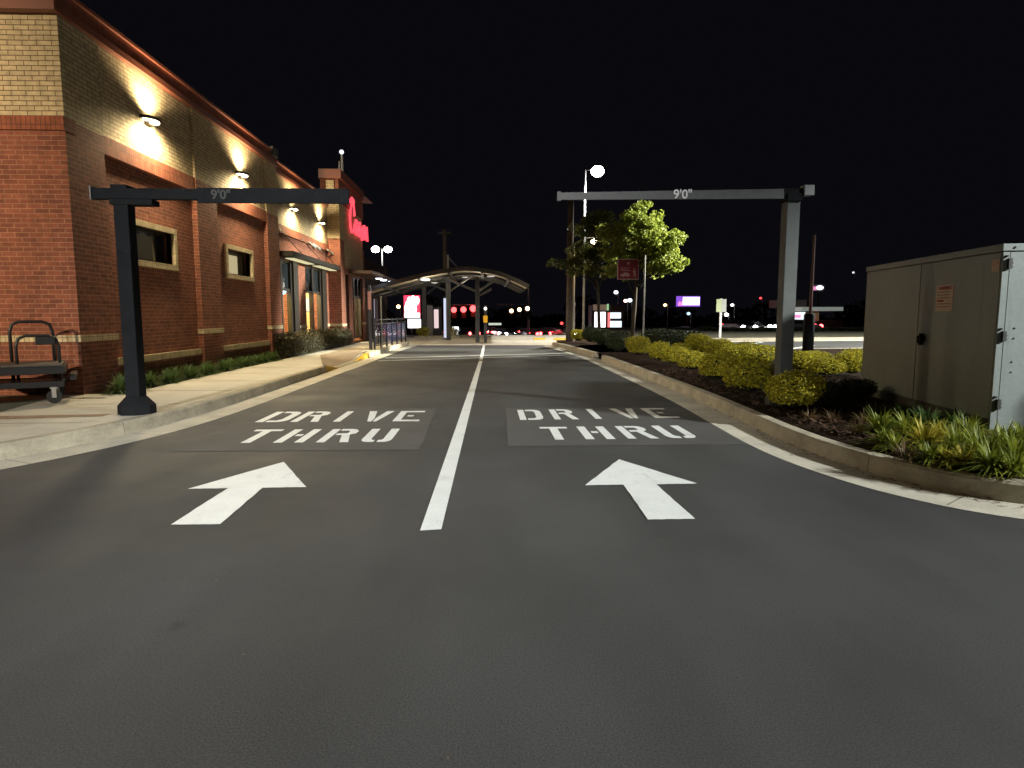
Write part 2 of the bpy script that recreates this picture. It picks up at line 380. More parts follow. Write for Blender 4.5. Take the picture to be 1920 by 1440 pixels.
# right kerb
RK = [(3.32, 18.7), (3.30, 14), (3.26, 10), (3.15, 7.6), (3.10, 6.5), (3.14, 5.6), (3.38, 4.70), (3.88, 4.18), (5.2, 3.68), (8, 3.4), (13, 3.3)]
b = MB(); rsp = kerb_run(b, RK, 1, seglen=2.7)
kerb_run(b, [(2.75, 27.5), (3.0, 24.6), (3.3, 20.0)], 1, wdt=.18)
kerb_run(b, [(9.0, 21.6), (14, 22.4), (30, 24.5)], 1); kerb_run(b, [(60, 36.5), (20, 33.4), (6, 31.5)], 1, wdt=.3)
tag(b.build('right_kerb', KERBM), kind='structure')
full = spline([(2.75, 27.5), (3.0, 24.6), (3.3, 20.0)] + RK, 8)
b = MB(); strip(b, offs(full, .0), offs(full, -.42), .0042); strip(b, [Vector((60, 36, 0)), Vector((20, 33, 0)), Vector((6, 31.1, 0))], [Vector((60, 35.2, 0)), Vector((20, 32.2, 0)), Vector((6, 30.3, 0))], .004)
tag(b.build('right_gutter', GUTTER), kind='structure')
ins = offs(rsp, .148)
b = MB(); edge = [(p.x, p.y) for p in ins]
def bedz(x, y, e): return .135 + .05 * min(1, e / 1.2) + .012 * math.sin(x * 5 + y * 3) * math.sin(y * 4.3)
xs = [0, .25, .6, 1.2, 2.2, 4, 8, 20]
for i in range(len(edge) - 1):
    (x0, y0), (x1, y1) = edge[i], edge[i + 1]
    if x0 > 4.6: break
    for k in range(len(xs) - 1):
        q = [(x0 + xs[k], y0), (x1 + xs[k], y1), (x1 + xs[k + 1], y1), (x0 + xs[k + 1], y0)]; ee = [xs[k], xs[k], xs[k + 1], xs[k + 1]]
        b.face([(x, y, bedz(x, y, e)) for (x, y), e in zip(q, ee)][::-1])
b.face([(3.4, 18.7, .14), (9, 21.6, .14), (9.5, 30, .14), (3.4, 24.6, .14)]); b.face([(3.4, 18.7, .14), (24, 18.7, .14), (30, 24.4, .14), (14, 22.4, .14), (9, 21.6, .14)])
b.face([(2.95, 27.4, .14), (3.2, 24.6, .14), (3.4, 20, .14), (9, 24, .14), (6, 31, .14), (3.2, 30, .14)])
b.face([(4.4, 4.2, .14), (23, 3.5, .14), (24, 4.5, .14), (5, 4.6, .14)])
tag(b.build('planting_bed', MULCH), kind='structure')
b = MB(); b.face([(6, 31.9, .1), (20, 33.8, .1), (60, 37, .1), (60, 60, .15), (6, 60, .15)])
tag(b.build('far_verge', SOIL), kind='structure')
b = MB()
gj = [(p, q) for p, q in zip(offs(full, -.005), offs(full, -.375))][3::9] + [(p, q) for p, q in zip(offs(gp, .0), offs(gp, -.395))][4::9]
for p, q in gj: quadline_ = (q - p).normalized(); n_q = Vector((-quadline_.y, quadline_.x, 0)) * .005; b.face([tuple(p - n_q + Vector((0, 0, .0055))), tuple(q - n_q + Vector((0, 0, .0055))), tuple(q + n_q + Vector((0, 0, .0055))), tuple(p + n_q + Vector((0, 0, .0055)))])
tag(b.build('gutter_joints', mat('joint')), kind='structure')
r = random.Random(8); b = MB()
for _ in range(520):
    i = r.randrange(8, len(full) - 1); p = offs(full, -abs(r.gauss(.0, .09)) - .01)[i] if 0 else full[i].lerp(full[i - 1], r.random()); t = (full[i] - full[i - 1]).normalized(); p = p + Vector((t.y, -t.x, 0)) * abs(r.gauss(0, .07)); 
    if p.y > 16: continue
    s_ = r.uniform(.006, .022); a = r.uniform(0, 3.14); c_, q_ = math.cos(a), math.sin(a)
    b.face([(p.x + c_ * u - q_ * v, p.y + q_ * u + c_ * v, .009 + r.uniform(0, .008)) for u, v in ((-s_, -s_ * .3), (s_, -s_ * .4), (s_ * .8, s_ * .4), (-s_ * .7, s_ * .3))])
for _ in range(90):
    x, y = r.uniform(-3.2, 3.0), 1.6 + 12 * r.random() ** 1.3; s_ = r.uniform(.003, .008); a = r.uniform(0, 3.14); c_, q_ = math.cos(a), math.sin(a)
    b.face([(x + c_ * u - q_ * v, y + q_ * u + c_ * v, .010) for u, v in ((-s_, -s_ * .5), (s_, -s_ * .4), (s_ * .8, s_ * .4), (-s_ * .7, s_ * .3))])
tag(b.build('road_debris', leaf_debris := mat('debris', (.16, .11, .07), .9, noise=[(40, .7)])), kind='stuff')
# ------------------------------------------------------------------ road markings
def quadline(b, p, q, wdt, z):
    p, q = Vector(p[:2]), Vector(q[:2]); n = (q - p).normalized(); n = Vector((-n.y, n.x)) * wdt / 2
    b.face([(p.x - n.x, p.y - n.y, z), (q.x - n.x, q.y - n.y, z), (q.x + n.x, q.y + n.y, z), (p.x + n.x, p.y + n.y, z)][::1])
def sheet(b, poly, z): b.face([(x, y, z) for x, y in poly])
def ragged(x0, y0, x1, y1, sx=0, a=.012, n=26):
    P = []
    C = [(x0, y0), (x1, y0), (x1 + sx, y1), (x0 + sx, y1)]
    for i in range(4):
        p, q = C[i], C[(i + 1) % 4]
        for k in range(n): t = k / n; P.append((p[0] + (q[0] - p[0]) * t + R.uniform(-a, a), p[1] + (q[1] - p[1]) * t + R.uniform(-a, a)))
    return P
b = MB(); sheet(b, ragged(-3.12, 6.25, -.68, 9.05, -.05), .004); tag(b.build('road_patch', PATCH), 'greyed-out rectangle of asphalt under the left lettering', 'road patch')
b = MB(); sheet(b, ragged(.2, 6.38, 2.75, 9.05, .04), .004); tag(b.build('road_patch', PATCH), 'greyed-out rectangle of asphalt under the right lettering', 'road patch')
b = MB()
b.face([(-.425, 3.85, .005), (-.295, 3.87, .005), (-.165, 18.5, .005), (-.265, 18.5, .005)]); b.face([(-.262, 19.0, .005), (-.162, 19.0, .005), (-.13, 28, .005), (-.23, 28, .005)])
tag(b.build('lane_line', WHITE), 'long white line dividing the two lanes', 'road line')
for pts, lb, nm in ((((708, 677), (840, 673), (960, 669.5), (1130, 663.5)), 'pale line across both lanes, the nearer of two', 'road line'), (((723, 671.5), (840, 668.5), (960, 665.5), (1120, 661)), 'pale line across both lanes, the farther of two', 'road line')):
    b = MB()
    for p, q in zip(pts, pts[1:]): quadline(b, G(*p), G(*q), .13, .0056 if 'nearer' in lb else .0066)
    tag(b.build('crossing_line', WHITE), lb, nm)
def arrow(x, y, lb, tilt=0):
    pr = [(-.155, 0), (.155, 0), (.125, .86), (.455, .87), (.01, 1.74), (-.44, .85), (-.135, .86)]
    b = MB(); c, s = math.cos(tilt), math.sin(tilt)
    P = []
    for i in range(len(pr)):
        p, q = pr[i], pr[(i + 1) % len(pr)]
        for k in range(10): t = k / 10; P.append((p[0] + (q[0] - p[0]) * t + R.uniform(-.003, .003), p[1] + (q[1] - p[1]) * t + R.uniform(-.003, .003)))
    sheet(b, [(x + c * px - s * py, y + s * px + c * py) for px, py in P], .0055)
    tag(b.build('road_arrow', WHITE), lb, 'road arrow', 'straight arrows on the drive lanes')
arrow(-1.865, 4.02, 'large white straight arrow on the left lane'); arrow(1.19, 4.01, 'large white straight arrow on the right lane', .0)
# stencil glyphs in a unit-wide (.32) x 1 box; list of polygons
def arc(cx, cy, rx, ry, a0, a1, n=7): return [(cx + rx * math.cos(rad(a0 + (a1 - a0) * i / n)), cy + ry * math.sin(rad(a0 + (a1 - a0) * i / n))) for i in range(n + 1)]
GL = {
 'T': [[(0, .86), (1, .86), (1, 1), (0, 1)], [(.34, 0), (.64, 0), (.64, .86), (.34, .86)]],
 'H': [[(0, 0), (.3, 0), (.3, 1), (0, 1)], [(.7, 0), (1, 0), (1, 1), (.7, 1)], [(.38, .46), (.62, .46), (.62, .6), (.38, .6)]],
 'I': [[(.35, 0), (.65, 0), (.65, 1), (.35, 1)]],
 'U': [[(.0, 1), (.0, .2)] + arc(.25, .2, .25, .2, 180, 270, 5) + [(.45, 0), (.45, .14), (.36, .15), (.3, .22), (.3, 1)][0:] , [(1, 1), (.7, 1), (.7, .22), (.66, .15), (.56, .14), (.56, 0)] + arc(.75, .2, .25, .2, 270, 360, 5)],
 'D': [[(0, 0), (.27, 0), (.27, 1), (0, 1)], [(.34, 0), (.7, 0)] + arc(.7, .25, .3, .25, 270, 360, 5)[1:] + arc(.7, .75, .3, .25, 0, 90, 5) + [(.34, 1), (.34, .85), (.62, .85), (.72, .75), (.72, .25), (.62, .14), (.34, .14)]],
 'R': [[(0, 0), (.27, 0), (.27, 1), (0, 1)], [(.33, 1), (.33, .86), (.62, .86), (.7, .76), (.66, .66), (.33, .64), (.33, .52), (.55, .52), (.74, 0), (1.02, 0), (.8, .55), (.96, .64), (.98, .82), (.85, .96), (.7, 1)]],
 'V': [[(0, 1), (.36, .0), (.5, 0), (.5, .3), (.3, 1)], [(.55, 0), (.68, 0), (1, 1), (.7, 1), (.55, .36)]],
 'E': [[(0, 0), (1, 0), (1, .14), (.28, .14), (.28, .86), (1, .86), (1, 1), (0, 1)], [(.42, .44), (.66, .44), (.66, .57), (.42, .57)]],
}
def word(name, items, y0, h, lb, slope=0, in_shade=()):
    e = empty(name, (items[0][1], y0, 0), lb, 'road lettering', 'stencilled words on the drive lanes')
    for i, (ch, x0, x1) in enumerate(items):
        b = MB()
        for poly in GL[ch]: b.face([(x0 + px * (x1 - x0) - e.location.x, y0 + slope * (x0 - items[0][1]) + py * h - e.location.y, .0085) for px, py in poly])
        b.build('letter', WHITE_SHADED if i in in_shade else WHITE, e)
word('road_word', [('D', -2.89, -2.52), ('R', -2.46, -2.12), ('I', -2.04, -1.74), ('V', -1.63, -1.29), ('E', -1.20, -.87)], 7.93, .86, 'white stencilled word DRIVE on the left lane')
word('road_word', [('T', -2.68, -2.36), ('H', -2.24, -1.93), ('R', -1.80, -1.47), ('U', -1.35, -1.03)], 6.63, .78, 'white stencilled word THRU on the left lane')
word('road_word', [('D', .40, .71), ('R', .84, 1.15), ('I', 1.27, 1.55), ('V', 1.70, 2.03), ('E', 2.15, 2.48)], 7.98, .86, 'white stencilled word DRIVE on the right lane', .05, (3, 4))  # V and E take the dimmer paint, cabinet shadow put into the colour
word('road_word', [('T', .60, .92), ('H', 1.04, 1.36), ('R', 1.50, 1.83), ('U', 1.94, 2.27)], 6.68, .78, 'white stencilled word THRU on the right lane', .03)
for k, (p, q, lb) in enumerate((((1373, 649.5), (1430, 642), 'slanted white bay line in the far car park, left of the dark post'), ((1483, 654), (1525, 648), 'slanted white bay line between the tall bar post and the thick dark post'), ((1604, 655), (1640, 650), 'white bay line beside the big utility cabinet'), ((1306, 643), (1345, 640), 'faint white bay line at the end of the black hedge'))):
    b = MB(); quadline(b, G(*p), G(*q), .16, .005); tag(b.build('bay_line', WHITE), lb, 'parking line', 'parking bay lines')
# ------------------------------------------------------------------ restaurant building
B = empty('restaurant_building', (-6.5, 9.65, 0), 'long brick restaurant building with cream upper wall and corner tower', 'building')
def bp(mb, name, m, parent=None, **k):
    par = parent or B
    o = mb.build(name, m, par, **k)
    o.matrix_parent_inverse = Matrix.Translation(-B.location) if parent is None else Matrix.Identity(4)
    return o
def bx(name, a, c, m, parent=None, **k): return bp(MB().box(a, c), name, m, parent, **k)
BT = 3.93   # red brick top / start of soldier
W0 = -6.10  # recessed panel plane
# lower wall with real openings for windows (panels around them)
def wall_with_holes(b, X0, X1, y0, y1, z0, z1, holes):
    ys = sorted({y0, y1, *[h[0] for h in holes], *[h[1] for h in holes]})
    for a, c in zip(ys, ys[1:]):
        hs = [h for h in holes if h[0] <= a + 1e-6 and h[1] >= c - 1e-6]
        if not hs: b.box((X0, a, z0), (X1, c, z1))
        else:
            h = hs[0]
            if h[2] > z0: b.box((X0, a, z0), (X1, c, h[2]))
            if h[3] < z1: b.box((X0, a, h[3]), (X1, c, z1))
b = MB(); wall_with_holes(b, -6.4, W0, 9.9, 18.7, 0, BT, [(11.33, 12.80, 2.28, 2.87), (15.37, 16.88, 2.28, 2.87)])
bp(b, 'brick_wall', RED_BRICK)
b = MB(); b.box((-30, 9.65, 0), (-6.3, 9.9, BT + .0)); bp(b, 'front_wall', RED_BRICK)
b = MB(); b.box((-30, 9.66, 4.12), (-6.3, 9.9, 5.50)); bp(b, 'front_upper_wall', CREAM_BRICK)
b = MB(); b.box((-30, 9.615, BT), (-5.983, 9.9, 4.118)); bp(b, 'belt_course', SOLDIER)
b = MB(); b.box((-30, 9.5, 5.497), (-5.925, 9.95, 5.603)); b.box((-30, 9.58, 5.603), (-5.965, 9.95, 5.823)); b.box((-30, 9.52, 5.823), (-5.915, 9.98, 5.876)); bp(b, 'coping', COPING)
b = MB(); b.box((-6.4, 9.9, BT + .01), (-6.03, 18.7, 5.5)); 
b2 = MB(); b2.box((-6.4, 9.9, 4.12), (-6.035, 18.7, 5.5)); bp(b2, 'upper_wall', CREAM_BRICK)
for y0, y1 in ((10.58, 13.75), (14.75, 18.02)):
    b = MB(); b.box((-6.3, y0, 3.84), (-6.0, y1, 4.12)); bp(b, 'soldier_course', SOLDIER)
for y0, y1 in ((9.652, 10.58), (13.75, 14.75), (18.02, 18.95)):
    b = MB(); b.box((-6.3, y0, 0), (-5.99, y1, 4.10)); bp(b, 'pilaster', RED_BRICK)
    b = MB(); b.box((-6.31, y0 + .002, 4.10), (-5.992, y1 - .002, 5.50)); bp(b, 'pilaster_top', CREAM_BRICK)
    b = MB(); b.box((-6.3, y0 - .02, .93), (-5.965, y1 + .02, 1.03)); bp(b, 'stone_band', CREAM_SOLDIER)
for y0, y1 in ((10.60, 13.73), (14.77, 18.0)):
    b = MB(); b.box((-6.3, y0, .50), (-6.03, y1, .62)); bp(b, 'stone_band', CREAM_SOLDIER)
    b = MB(); b.box((-6.3, y0, 0), (-6.06, y1, .50)); bp(b, 'plinth', RED_BRICK)
b = MB(); b.box((-30, 9.625, .932), (-5.967, 9.75, 1.028)); bp(b, 'stone_band', CREAM_SOLDIER)
# parapet side: cream rail, soldier brick band, metal cap
def parapet(y0, y1, X, z, dz=0):
    b = MB(); b.box((X - .4, y0, z), (X + .06, y1, z + .10)); bp(b, 'parapet_trim', COPING)
    b = MB(); b.box((X - .4, y0 + .002, z + .10), (X + .02, y1 - .002, z + .32)); bp(b, 'parapet_band', SOLDIER)
    b = MB(); b.box((X - .42, y0 - .02, z + .32), (X + .07, y1 + .02, z + .37)); bp(b, 'coping', COPING)
parapet(9.6, 18.95, -5.99, 5.5)
b = MB(); b.box((-30, 9.9, 5.2), (-6.3, 31, 5.3)); bp(b, 'roof', mat('roof_felt', (.05, .05, .05), .9))
bx('gutter_hopper', (-5.99, 18.45, 5.72), (-5.9, 18.9, 5.95), BRONZE)
# windows in segment one
def small_window(y0, y1, z0, z1, lit):
    f = MB()
    t = .10
    f.box((-6.2, y0 - t, z1), (-6.03, y1 + t, z1 + t)); f.box((-6.2, y0 - t, z0 - t), (-6.03, y1 + t, z0)); f.box((-6.2, y0 - t, z0), (-6.032, y0, z1)); f.box((-6.2, y1, z0), (-6.032, y1 + t, z1))
    fo = bp(f, 'window', CREAM_SOLDIER)
    g = MB(); g.box((-6.27, y0, z0), (-6.255, y1, z1)); g.build('pane', GLASSD if not lit else mat('blind_glass', (.1, .09, .06), .3, emis=(.85, .72, .38), estr=.0), fo)
    g = MB(); g.box((-6.255, y0, z0), (-6.22, y0 + .045, z1)); g.box((-6.255, y1 - .045, z0), (-6.22, y1, z1)); g.box((-6.255, y0 + .045, z0), (-6.22, y1 - .045, z0 + .045)); g.box((-6.255, y0 + .045, z1 - .045), (-6.22, y1 - .045, z1)); g.build('sash', BRONZE, fo)
    g = MB(); yb = y1 - .42; g.box((-6.2545, y0 + .045, z0 + .045), (-6.25, yb, z1 - .1)); g.build('blind', mat('dim_blind', (.20, .20, .19), .6) if not lit else glow('lit_blind', (.85, .72, .40), .55), fo)
small_window(11.33, 12.80, 2.28, 2.87, False); small_window(15.37, 16.88, 2.28, 2.87, True)
# segment two: storefront
X2 = -6.2
b = MB(); wall_with_holes(b, -6.5, X2, 18.95, 25.4, 0, 3.75, [(18.98, 20.75, .3, 3.0), (22.25, 24.3, .3, 3.0)]); bp(b, 'brick_wall', RED_BRICK)
b = MB(); b.box((-6.5, 18.95, 4.0), (X2 + .03, 25.4, 5.45)); bp(b, 'upper_wall', CREAM_BRICK)
b = MB(); b.box((-6.5, 18.95, 3.75), (X2 + .06, 25.4, 4.0)); bp(b, 'soldier_course', SOLDIER)
parapet(18.95, 25.4, X2 + .04, 5.42)
for y0, y1 in ((21.3, 22.22), (24.9, 25.38)): 
    b = MB(); b.box((-6.3, y0, .88), (X2 + .03, y1, .98)); bp(b, 'stone_band', CREAM_SOLDIER)
GLASS = bpy.data.materials.new('window_glass'); GLASS.use_nodes = True; n_ = GLASS.node_tree.nodes; l_ = GLASS.node_tree.links; n_.remove(n_['Principled BSDF'])
tr = n_.new('ShaderNodeBsdfTransparent'); gl = n_.new('ShaderNodeBsdfGlossy'); gl.inputs['Roughness'].default_value = .02; ms = n_.new('ShaderNodeMixShader'); lw = n_.new('ShaderNodeFresnel')
l_.new(lw.outputs[0], ms.inputs[0]); l_.new(tr.outputs[0], ms.inputs[1]); l_.new(gl.outputs[0], ms.inputs[2]); l_.new(ms.outputs[0], n_['Material Output'].inputs['Surface'])
def storefront(y0, y1, X, z0, zt, z1, mull):
    f = MB(); t = .07
    f.box((X - .12, y0, z0), (X, y0 + t, z1)); f.box((X - .12, y1 - t * 2, z0), (X + .02, y1, z1))
    for m_ in mull: f.box((X - .12, m_ - t, z0), (X + .01, m_ + t, z1))
    ys = [y0 + t] + [c for m_ in mull for c in (m_ - t, m_ + t)] + [y1 - 2 * t]
    for i in range(0, len(ys), 2):
        for zz in (z0, zt - t / 2, z1 - t): f.box((X - .11, ys[i], zz), (X - .005, ys[i + 1], zz + t))
    fo = bp(f, 'window', BRONZE)
    g = MB(); g.face([(X - .06, y0 + .02, z0 + .02), (X - .06, y1 - .02, z0 + .02), (X - .06, y1 - .02, zt), (X - .06, y0 + .02, zt)]); g.build('pane', GLASS, fo)
    g = MB(); g.box((X - .07, y0 + .02, zt), (X - .06, y1 - .02, z1 - .02)); g.build('transom_pane', GLASSD, fo)
    return fo
storefront(18.98, 20.75, X2 - .02, .3, 2.1, 3.0, [19.75]); storefront(22.25, 24.3, X2 - .02, .3, 2.12, 3.0, [23.2])
for y0, y1 in ((20.75, 21.25), (24.3, 24.9)): bx('door_column', (X2 - .05, y0 + .003, .15), (X2 + .06, y1, 3.0), BRONZE)
# interior seen through the shopfront
b = MB(); b.box((-9.6, 18.9, .05), (-9.5, 31, 3.4)); b.box((-9.5, 18.9, .05), (-6.5, 18.93, 3.4)); b.box((-9.5, 31, .05), (-6.5, 31.05, 3.4)); bp(b, 'inner_wall', mat('inner_wall', (.62, .52, .28), .8))
b = MB(); b.box((-9.5, 18.95, .1), (-6.5, 31, .15)); b.box((-9.5, 18.95, 3.38), (-6.5, 31, 3.42)); bp(b, 'floor_and_ceiling', mat('inner_floor', (.35, .28, .18), .5))
for q in ((-9.2, 19.6, -8.6, 20.4, 1.1), (-8.2, 21.8, -7.2, 22.8, .9), (-8.9, 25.3, -8.0, 27.0, 1.2)): bx('counter', (q[0], q[1], .15), (q[2], q[3], q[4]), mat('counter_wood', (.30, .11, .04), .5))
for q in ((24.2, 1.6, 26.4, 2.1), (27.0, 1.5, 28.8, 2.0), (29.2, 1.4, 30.6, 2.1)): bx('menu_screen', (-9.49, q[0], q[1]), (-9.44, q[2], q[3]), glow('menu_screen', (1, .95, .7), 1.5))
for q in ((-9.2, -8.4, 1.5, 2.1), (-7.9, -7.1, 1.3, 1.9)): bx('menu_screen', (q[0], 30.93, q[2]), (q[1], 30.97, q[3]), glow('menu_screen', (1, .95, .7), 1.5))
for x, y in ((-7.2, 21.0), (-8.3, 27.6), (-7.3, 29.4)): bx('inner_column', (x, y, .15), (x + .3, y + .3, 3.35), mat('orange_wood', (.42, .17, .04), .5))
b = MB(); b.box((-7.0, 24.02, .4), (-6.8, 24.3, 1.45)); bp(b, 'drinks_cooler', glow('cooler_glow', (.75, .85, 1), 2.2))
for y in (19.9, 23.4, 28.5): lamp('ceiling_light', 'POINT', (-7.9, y, 3.0), 900, (1, .83, .45), .25)
# awning one
b = MB(); b.box((X2, 19.36, 3.04), (-5.72, 26.9, 3.20)); aw = bp(b, 'awning', BRONZE, bevel=.01)
g = MB(); g.box((-6.12, 19.9, 3.015), (-5.86, 22.2, 3.035)); g.box((-6.12, 22.9, 3.015), (-5.86, 25.6, 3.035)); g.build('light_strip', glow('awning_strip', (.95, .88, .5), .75), aw)
for ya, yb in ((20.6, 19.9), (22.8, 22.1), (25.0, 24.3)):
    g = MB(); g.tube([(-6.15, yb - .4, 3.85), (-5.76, yb + .5, 3.2)], .012, 6); g.build('tie_rod', BRONZE, aw)
for y in (22.6, 23.2, 25.1):
    g = MB(); g.tube([(X2 + .05, y, 3.82), (X2 + .12, y + .05, 3.76), (X2 + .2, y + .3, 3.66)], [.02, .03, .055], 8); bp(g, 'floodlight', mat('grey_metal', (.4, .4, .38), .4))
# tower
TX = -5.70
b = MB(); b.box((-9.5, 25.4, 3.45), (-6.4, 30.2, 5.6)); b.box((-6.4, 25.4, 2.95), (TX, 30.2, 4.25)); b.box((-6.4, 25.4, .15), (TX, 26.15, 2.95)); b.box((-6.4, 26.75, .15), (TX, 27.5, 2.95)); b.box((-6.4, 29.7, .15), (TX, 30.2, 2.95)); b.box((-6.4, 25.4, 5.65), (TX, 30.2, 6.5)); bp(b, 'tower_wall', RED_BRICK)
b = MB(); b.box((-6.41, 25.37, 4.25), (TX - .001, 25.4, 5.65)); b.box((-6.41, 26.1, 3.22), (TX + .012, 29.8, 5.62)); b.box((-6.41, 25.401, 4.25), (TX + .006, 26.1, 5.65)); bp(b, 'tower_upper_wall', CREAM_BRICK)
b = MB(); b.box((-6.15, 25.3, 6.0), (-5.85, 25.42, 6.42)); bp(b, 'tower_panel', CREAM_BRICK)
b = MB(); b.box((-6.42, 25.28, 6.5), (TX + .12, 29.9, 6.84)); bp(b, 'tower_cornice', COPING)
b = MB(); b.prism([(TX + .0, 0), (TX + .42, 0), (TX + .0, .38)], 0, .5, Matrix.Translation((0, 30.4, 6.42)) @ Matrix(((1, 0, 0, 0), (0, 0, -1, 0), (0, 1, 0, 0), (0, 0, 0, 1)))); bp(b, 'cornice_end', mat('white_flashing', (.7, .7, .68), .5))
bx('stone_band', (-6.3, 25.34, .88), (TX + .02, 26.17, .98), CREAM_SOLDIER); bx('stone_band', (-6.3, 29.68, .88), (TX + .02, 30.22, .98), CREAM_SOLDIER)
storefront(26.15, 26.75, TX - .1, .3, 2.12, 2.95, []); storefront(27.5, 29.7, TX - .1, .3, 2.12, 2.95, [28.2, 29.0])
b = MB(); b.box((TX, 26.9, 3.02), (-4.75, 33.5, 3.14)); aw2 = bp(b, 'awning', mat('awning_red_brown', (.10, .05, .04), .5))
for x, y in ((-5.1, 30.6), (-5.1, 31.9), (-4.9, 33.2)): MB().lathe((x, y, 2.985), [(.13, 0), (.16, .03)], 12).build('downlight', glow('cool_downlight', (.75, .82, 1), 12), aw2)
# part three beyond the tower
b = MB(); wall_with_holes(b, -9.5, -6.2, 31.1, 40, 0, 4.2, [(33.6, 34.6, .5, 2.2), (35.4, 36.6, .5, 2.2)]); bp(b, 'rear_wall', mat('dark_wall', (.06, .04, .035), .9))
for a, c in ((33.6, 34.6), (35.4, 36.6)): bx('rear_window', (-6.45, a, .5), (-6.4, c, 2.2), glow('rear_window_glow', (.82, .78, .95), 1.5))
# mast with lit ball on the tower
e = empty('roof_mast', (-5.72, 26.2, 6.83), 'short white mast with a lit ball on the tower roof', 'roof light')
MB().tube([(0, 0, 0), (0, 0, .75)], [.06, .04], 8).build('mast', mat('white_metal', (.7, .7, .72), .5), e)
MB().tube([(-.12, 0, .0), (-.1, 0, .5)], .03, 6).build('bracket', mat('white_metal'), e)
MB().ball((0, 0, .85), .085).build('ball', glow('ball_glow', (.85, .85, 1), 2.0), e, True)
# neon script sign
NEON = mat('neon_red', (.4, .02, .02), .5, emis=(1, .075, .11), estr=1.5)
SG = empty('neon_wall_sign', (TX + .12, 26.6, 4.7), 'glowing red neon script sign reading Chick-fil-A on the tower side wall'.replace('Chick-fil-A ', '').replace(' reading', ''), 'neon sign')
def ytube(pts, r, name):
    g = MB(); g.tube([(0, y, z) for y, z in pts], r, 8); g.build(name, NEON, SG, True)
Cpts = [(1.12, .92), (1.08, 1.12), (.88, 1.2), (.62, 1.1), (.40, .82), (.30, .5), (.34, .2), (.50, .03), (.72, .02), (.95, .16), (1.12, .38)]
cs = spline(Cpts, 5); ytube([(p.x - .1, p.y) for p in cs], .045, 'letter')
for i, (cy, cz) in enumerate(((.42, 1.28), (.62, 1.38), (.84, 1.36))): 
    ytube([(cy - .12 + .12 * (1 - math.cos(t)), cz - .12 + .14 * math.sin(t)) for t in [k * math.pi / 6 for k in range(7)]], .055, 'comb')
ytube([(.98, .95), (1.08, .86), (1.02, .74)], .05, 'beak')
xp = 1.15
for ch, wd, hh in (('h', .38, 1.05), ('i', .2, .8), ('c', .33, .6), ('k', .4, 1.05), ('-', .25, .6), ('f', .32, 1.15), ('i', .2, .8), ('l', .2, 1.05), ('-', .25, .6), ('A', .62, 1.05)):
    me = text_mesh(ch, .95, .05, shear=.25, offset=.0); 
    zs = [v.co.y for v in me.vertices]; z0 = min(zs)
    base = {'-': .3, 'f': -.1}.get(ch, 0)
    me.transform(Matrix.Translation((0, xp + wd / 2, base)) @ MYZ @ Matrix.Translation((0, -z0, 0)))
    me.materials.clear(); me.materials.append(NEON); o = bpy.data.objects.new('letter', me); COL.objects.link(o); o.parent = SG
    xp += wd * .84
for yy, zz in ((27.2, 5.4), (28.4, 5.0), (29.8, 5.0)): lamp('neon_light', 'POINT', (TX + .16, yy, zz), 4, (1, .04, .07), .06)
# wall lamps
WARMW = (1, .81, .48)
def wall_lamp(X, y, z, lb, p=1.0):
    e = empty('wall_lamp', (X, y, z), lb, 'wall lamp', 'up-and-down wall lamps on the cream brick')
    g = MB(); P = [(0, -.05), (.10, -.05), (.2, -.03), (.24, .0), (.2, .025), (.1, .04), (0, .05)]
    n = 9
    for k in range(n):   # rounded eyebrow housing built of tapering slices
        pass
    prof = [(.0, .05), (.0, -.05)]
    ring = []
    for k in range(13):
        t = math.pi * k / 12; ring.append((.22 * math.sin(t), -.26 * math.cos(t)))
    g.prism([(0.0, .26)] + ring[::-1][1:-1] + [(0.0, -.26)], -.02, .035); g.prism([(0, .1), (.09, .1), (.09, -.1), (0, -.1)], -.09, -.02)
    g.build('housing', BRONZE, e, bevel=.008)
    g = MB(); g.prism([(.03, .20)] + [(x * .85 + .005, yy * .8) for x, yy in ring[::-1][2:-2]] + [(.03, -.20)], -.032, -.021); g.build('lens', glow('wall_lens', (1, .88, .62), 28), e)
    g = MB(); g.prism([(.03, .10), (.12, .07), (.12, -.07), (.03, -.10)], .036, .045); g.build('upper_lens', glow('wall_lens_up', (1, .88, .62), 10), e)
    lamp('down_light', 'SPOT', (X + .24, y, z - .08), 380 * p, WARMW, .16, (X + .17, y, z - 1), 172, .5)
    lamp('up_light', 'SPOT', (X + .22, y, z + .10), 200 * p, WARMW, .08, (X + .10, y, z + 1), 152, .7)
    if y < 18: lamp('front_light', 'SPOT', (X + .18, y, z - .05), 320 * p, WARMW, .4, (X + 1.2, y, z - 2), 130, .6)
wall_lamp(-6.035, 12.03, 4.76, 'bronze wall lamp glaring nearest the building corner')
wall_lamp(-6.035, 16.26, 4.72, 'bronze wall lamp above the small lit window')
wall_lamp(-6.17, 20.85, 4.64, 'bronze wall lamp above the near end of the awning', .8)
wall_lamp(-6.17, 24.2, 4.68, 'bronze wall lamp right beside the tower', .8)
